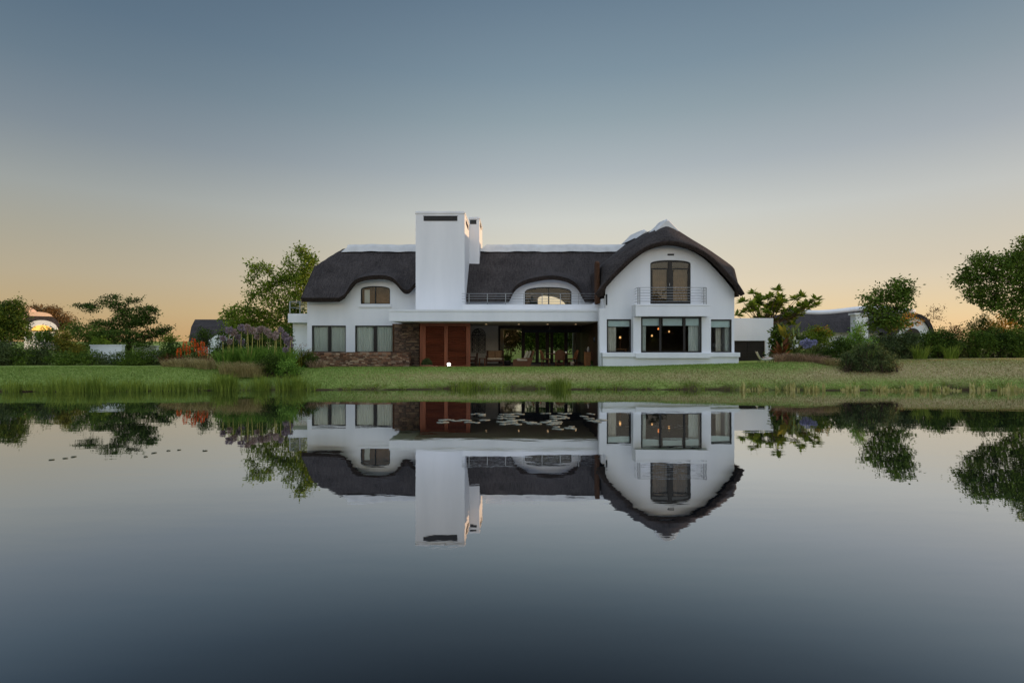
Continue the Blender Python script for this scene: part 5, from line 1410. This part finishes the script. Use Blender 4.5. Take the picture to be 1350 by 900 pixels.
# domed house at far left, catching the sunset
Y = 58.0
xc = ax(52, Y)
t = thing('far_domed_house', (xc, Y, .9), 'far small domed gable house catching orange light at left', 'house')
z0 = az_(462, Y)
t.rotation_euler = (0,0,math.radians(40))
def dome(w, zb, zt, y0, y1, name, mat, parent, dx=0):
    poly = [(xc+dx-w, zb)] + [(xc+dx+w, zb)] + [(xc+dx+w*math.cos(q), zb+.01+(zt-zb)*math.sin(q)) for q in np.linspace(0, math.pi, 22)][1:-1]
    b = MB(); b.prism_y(poly, y0, y1); return b.build(name, mat, parent)
M['sunlit_plaster'] = mat_plain('white_plaster_sunlit', (.80,.55,.40), .8, .06, 3)  # white caps with the orange sunset light put into their colour
b = MB(); b.box(xc-1.25, xc+1.25, Y+.2, Y+5, .6, az_(437,Y)); b.build('wall', P, t)
b = MB(); 
for i in range(3): b.box(xc-1.0+i*.75, xc-.6+i*.75, Y+.14, Y+.195, az_(447,Y), az_(437.5,Y))
b.build('window', M['frame'], t)
dome(1.32, az_(434,Y), az_(422,Y), Y, Y+5, 'gable', P, t, .2)
dome(0.85, az_(435.5,Y), az_(428.5,Y), Y-.06, Y-.005, 'lit_window', M['lit_window'], t, .2)
q_ = dome(1.57, az_(430,Y+.6), az_(414,Y+.6), Y+.6, Y+6, 'roof', M['thatch'], t, .1)
dome(1.19, az_(417,Y+.9), az_(411.5,Y+.9), Y+.5, Y+6.2, 'ridge_cap', M['sunlit_plaster'], t, -.15)
dome(1.02, az_(413,Y+1.9), az_(405.5,Y+1.9), Y+1.6, Y+7, 'upper_cap', M['sunlit_plaster'], t, -1.3)
# long house on the right
Y = 47.0
h = roofed('far_house', 'far long thatched house with a white chimney and lit end gable at right', ax(1018,Y), ax(1226,Y), Y, 9, az_(436,Y), az_(411,Y+4.5), ax(1040,Y+4.5), ax(1205,Y+4.5), -.22)
b = MB(); b.box(ax(1128,46), ax(1144.5,46), 46, 46.7, .8, az_(415,46)); b.box(ax(1126,46), ax(1146,46), 45.9, 46.8, az_(415,46)+.001, az_(412.5,46)); b.build('chimney', P, h)
b = MB(); xc = ax(1207,45.5)
poly = [(xc-1.9,.8),(xc+1.5,.8)] + [(xc+1.5*math.cos(q)-.1, 2.3+1.9*math.sin(q)) for q in np.linspace(.0, math.pi*.95, 16)]
b.prism_y(poly, 45.6, 50); g_ = b.build('gable', P, h)
b = MB(); poly = [(xc-2.0,2.6)]+[(xc+1.72*math.cos(q)-.1, 2.3+2.2*math.sin(q)) for q in np.linspace(math.pi*.9, .0, 16)]+[(xc+1.35,2.3)]+[(xc+1.45*math.cos(q)-.1, 2.3+1.86*math.sin(q)) for q in np.linspace(.05, math.pi*.9, 16)]
b.prism_y(poly, 45.4, 50.2); b.build('roof', M['thatch'], h)
b = MB(); poly = [(xc-.9,2.2),(xc+.5,2.2)]+[(xc-.2+.7*math.cos(q), 2.5+.75*math.sin(q)) for q in np.linspace(.0, math.pi, 12)]; b.prism_y(poly, 45.54, 45.595); b.build('window', M['frame'], g_)

# ================================================================== BANK AND WATER PLANTS
# turf: short blades over the visible lawn
def turf(n, mat, name, label, fy, xlim=(-27,30), h=(.03,.075), yl=(0,4.0)):
    X = rng.uniform(*xlim, n*2); d = rng.uniform(yl[0], yl[1], n*2); Yv = shore(X)+d
    k = fy(X, Yv); sel = rng.uniform(0,1,n*2) < k; X = X[sel][:n]; Yv = Yv[sel][:n]; Z = ground_z(X, Yv); n = len(X)
    a = rng.uniform(0, math.pi, n); hh = rng.uniform(*h, n); w = .016
    lean = rng.normal(size=(n,2))*.03
    p = np.stack([X,Yv,Z-.01],-1); s = np.stack([np.cos(a)*w, np.sin(a)*w, np.zeros(n)],-1)
    tip = p+np.stack([lean[:,0], lean[:,1], hh],-1)
    V = np.stack([p-s, p+s, tip],1).reshape(-1,3); Fq = np.arange(len(V)).reshape(-1,3)
    o = mk(name, V, Fq, M[mat]); return tag(o, label, 'grass', None, 'stuff')
dr = lambda X, Y: np.clip(.25+dryness(X,Y)*1.8, 0, 1)
turf(90000, 'turf', 'lawn_grass', 'short green lawn grass on the bank', lambda X,Y: 1-dr(X,Y)*.8)
turf(45000, 'turf_dry', 'dry_lawn_grass', 'dry yellowish lawn grass on the lower bank', lambda X,Y: dr(X,Y))
# rough fringe at the water's edge
def fringe():
    parts = []
    n = 1500
    X = rng.uniform(-27, 30, n); Yv = shore(X)+rng.normal(size=n)*.16+.05; kk = (np.sin(X*1.9)+np.sin(X*5.3+2)+rng.normal(size=n)*.6) > -.3; X = X[kk]; Yv = Yv[kk]
    for x, y in zip(X, Yv):
        parts.append(blades((x,y,gz(x,y)-.02), 7, .10, rng.uniform(.06,.20)*(1 if rng.random() < .8 else 1.8), .016, .5, 3, .7))
    V, Fq = multi(parts); return tag(mk('bank_fringe', V, Fq, M['reed']), 'rough grass fringe along the water line', 'grass', None, 'stuff')
fringe()
def reeds(px, h_px, n, off, label, rad=.35, group='reed clumps along the far bank', mat='reed'):
    Yr = 23.0; x = ax(px, Yr); y = float(shore(x))+off; x = ax(px, y)
    V, Fq = blades((x,y,min(gz(x,y),.0)-.05 if off < 0 else gz(x,y)-.05), n, rad, h_px*y/F+.05, .022, .25, 5, .28)
    return tag(mk('reed_clump', V, Fq, M[mat]), label, 'reeds', group)
reeds(16, 22, 150, -.25, 'dark reed clump standing in the water at the left edge', .3)
for px in (78,90,101,112,124): reeds(px, 24+rnd.uniform(-3,3), 150, -.12+rnd.uniform(-.1,.1), 'thick reed clump in the tall stand left of the spreading tree reflection', .38)
for px in (138,150,163,175,188,201,214,228,241,255): reeds(px, 19+rnd.uniform(-4,3), 110, -.05+rnd.uniform(-.1,.1), 'reed clump in the even row along the left bank', .38)
for px in (32,46,60): reeds(px, 11+rnd.uniform(-3,3), 80, .05, 'short thin reed clump near the left edge', .4)
for px in (288,296,303): reeds(px, 27+rnd.uniform(-3,3), 140, -.05, 'tall yellow-green reed clump below the beige grass mounds', .3)
for px in (341,348): reeds(px, 27, 120, -.25, 'tall reed clump standing in front of the dark flower-bed shrub', .28)
for px in (386,394,372): reeds(px, 24, 120, -.1, 'reed clump below the bright green shrub at the end of the bed', .3)
for px in (270,320,410): reeds(px, 13, 70, .0, 'low sparse reed clump between the taller reeds', .4)
for px in (604,617,629): reeds(px, 13+rnd.uniform(-2,5), 80, -.05, 'reed clump on the bank before the timber screen', .4, mat='reed')
for px in (645,656): reeds(px, 11, 60, -.05, 'low reed clump before the sofa on the terrace', .35)
reeds(728, 12, 90, -.05, 'yellow-green reed clump before the dining chairs', .25)
for px in (736,744): reeds(px, 20, 120, -.1, 'taller dark-based reed clump before the dining chairs', .3)
# small water plants on the right bank
def water_plant(px, h, off, label, group):
    x0 = ax(px, 22.9); y = float(shore(x0))+off; x = ax(px, y)
    V, Fq = blades((x,y,.0), 8, .10, h, .075, .15, 3, .3); tag(mk('water_plant', V, Fq, M['reed_y']), label, 'water plant', group)
for i in range(70):
    px = 968 + 390*rnd.random()**.85
    water_plant(px, rnd.choice([.12,.16,.22,.30,.40]), -.28+rnd.uniform(-.16,.16), 'pale yellow upright water plant along the right bank edge', 'pale water plants along the right bank')
# lily pads
def pad(x, y, r, lab, grp, mat='pad'):
    n = 18; a0 = rnd.uniform(0, 6.28); v = [(x,y,.006)]; 
    for i in range(n+1):
        a = a0 + .18 + (2*math.pi-.36)*i/n; rr = r*(1+.06*math.sin(3*a)); v.append((x+rr*math.cos(a), y+rr*math.sin(a), .006+.004*max(0, math.sin(a*2+a0))+.004*rnd.random()))
    f = [(0,i+1,i+2) for i in range(n)]
    b = MB(); b.add(v, f, 0, True); o = b.build('lily_pad', M[mat])
    s = o.modifiers.new('thick', 'SOLIDIFY'); s.thickness = .003
    tag(o, lab, 'lily pad', grp)
PADROWS = [(545.5,[(622,640),(660,692),(714,727),(737,740),(742,752),(775,784)]),(548.5,[(634,636),(658,682),(728,744),(766,776)]),(551.5,[(658,672),(673,680),(728,736),(740,752),(772,784)]),
           (554,[(582,604),(604,622),(636,644),(672,688),(722,736),(776,796)]),(556.5,[(580,592),(614,630),(657,684),(690,705),(716,738),(784,790)]),(559,[(662,674),(676,684),(698,710),(724,736)]),(562,[(732,738),(752,758)]),(565,[(730,738),(748,756)])]
for py, segs in PADROWS:
    for a, c in segs:
        px = a + 1.5
        while px <= c:
            y = (F*HC)/(py+rnd.uniform(-.8,.8)-450); x = ax(px, y)
            pad(x, y, rnd.uniform(.07,.125), 'pale lily pad floating in the pad patch before the terrace reflection', 'lily pads in the middle of the pond')
            px += rnd.uniform(4, 7)
for px, py in ((86,604),(97,602),(68,606),(192,602),(203,597),(222,594),(236,593),(270,594)):
    y = (F*HC)/(py-450); pad(ax(px,y), y, rnd.uniform(.03,.045), 'small dark floating leaf on the open water at left', 'dark floating leaves at left', 'pad_dark')

# the wooded shore behind the photographer, seen mirrored in the glass
def far_wood():
    pts = []
    for i in range(150):
        x = -75+150*i/149+rng.normal()*1.5; y = -30+rng.normal()*3; hgt = rng.uniform(6,9)
        n = 60; u = unit(n)*rng.uniform(.5,1,n)[:,None]
        pts.append(np.array([x,y,.6+hgt*.5])+u*np.array([2.2,2.0,hgt*.52]))
    pts = np.concatenate(pts); V = leaf_cloud(pts, 6, .4, .9, .7)
    return tag(mk('far_wood', V, quads(V), M['lf_mid']), 'green wood on the near shore mirrored in the windows', 'wood', None, 'stuff')
far_wood()
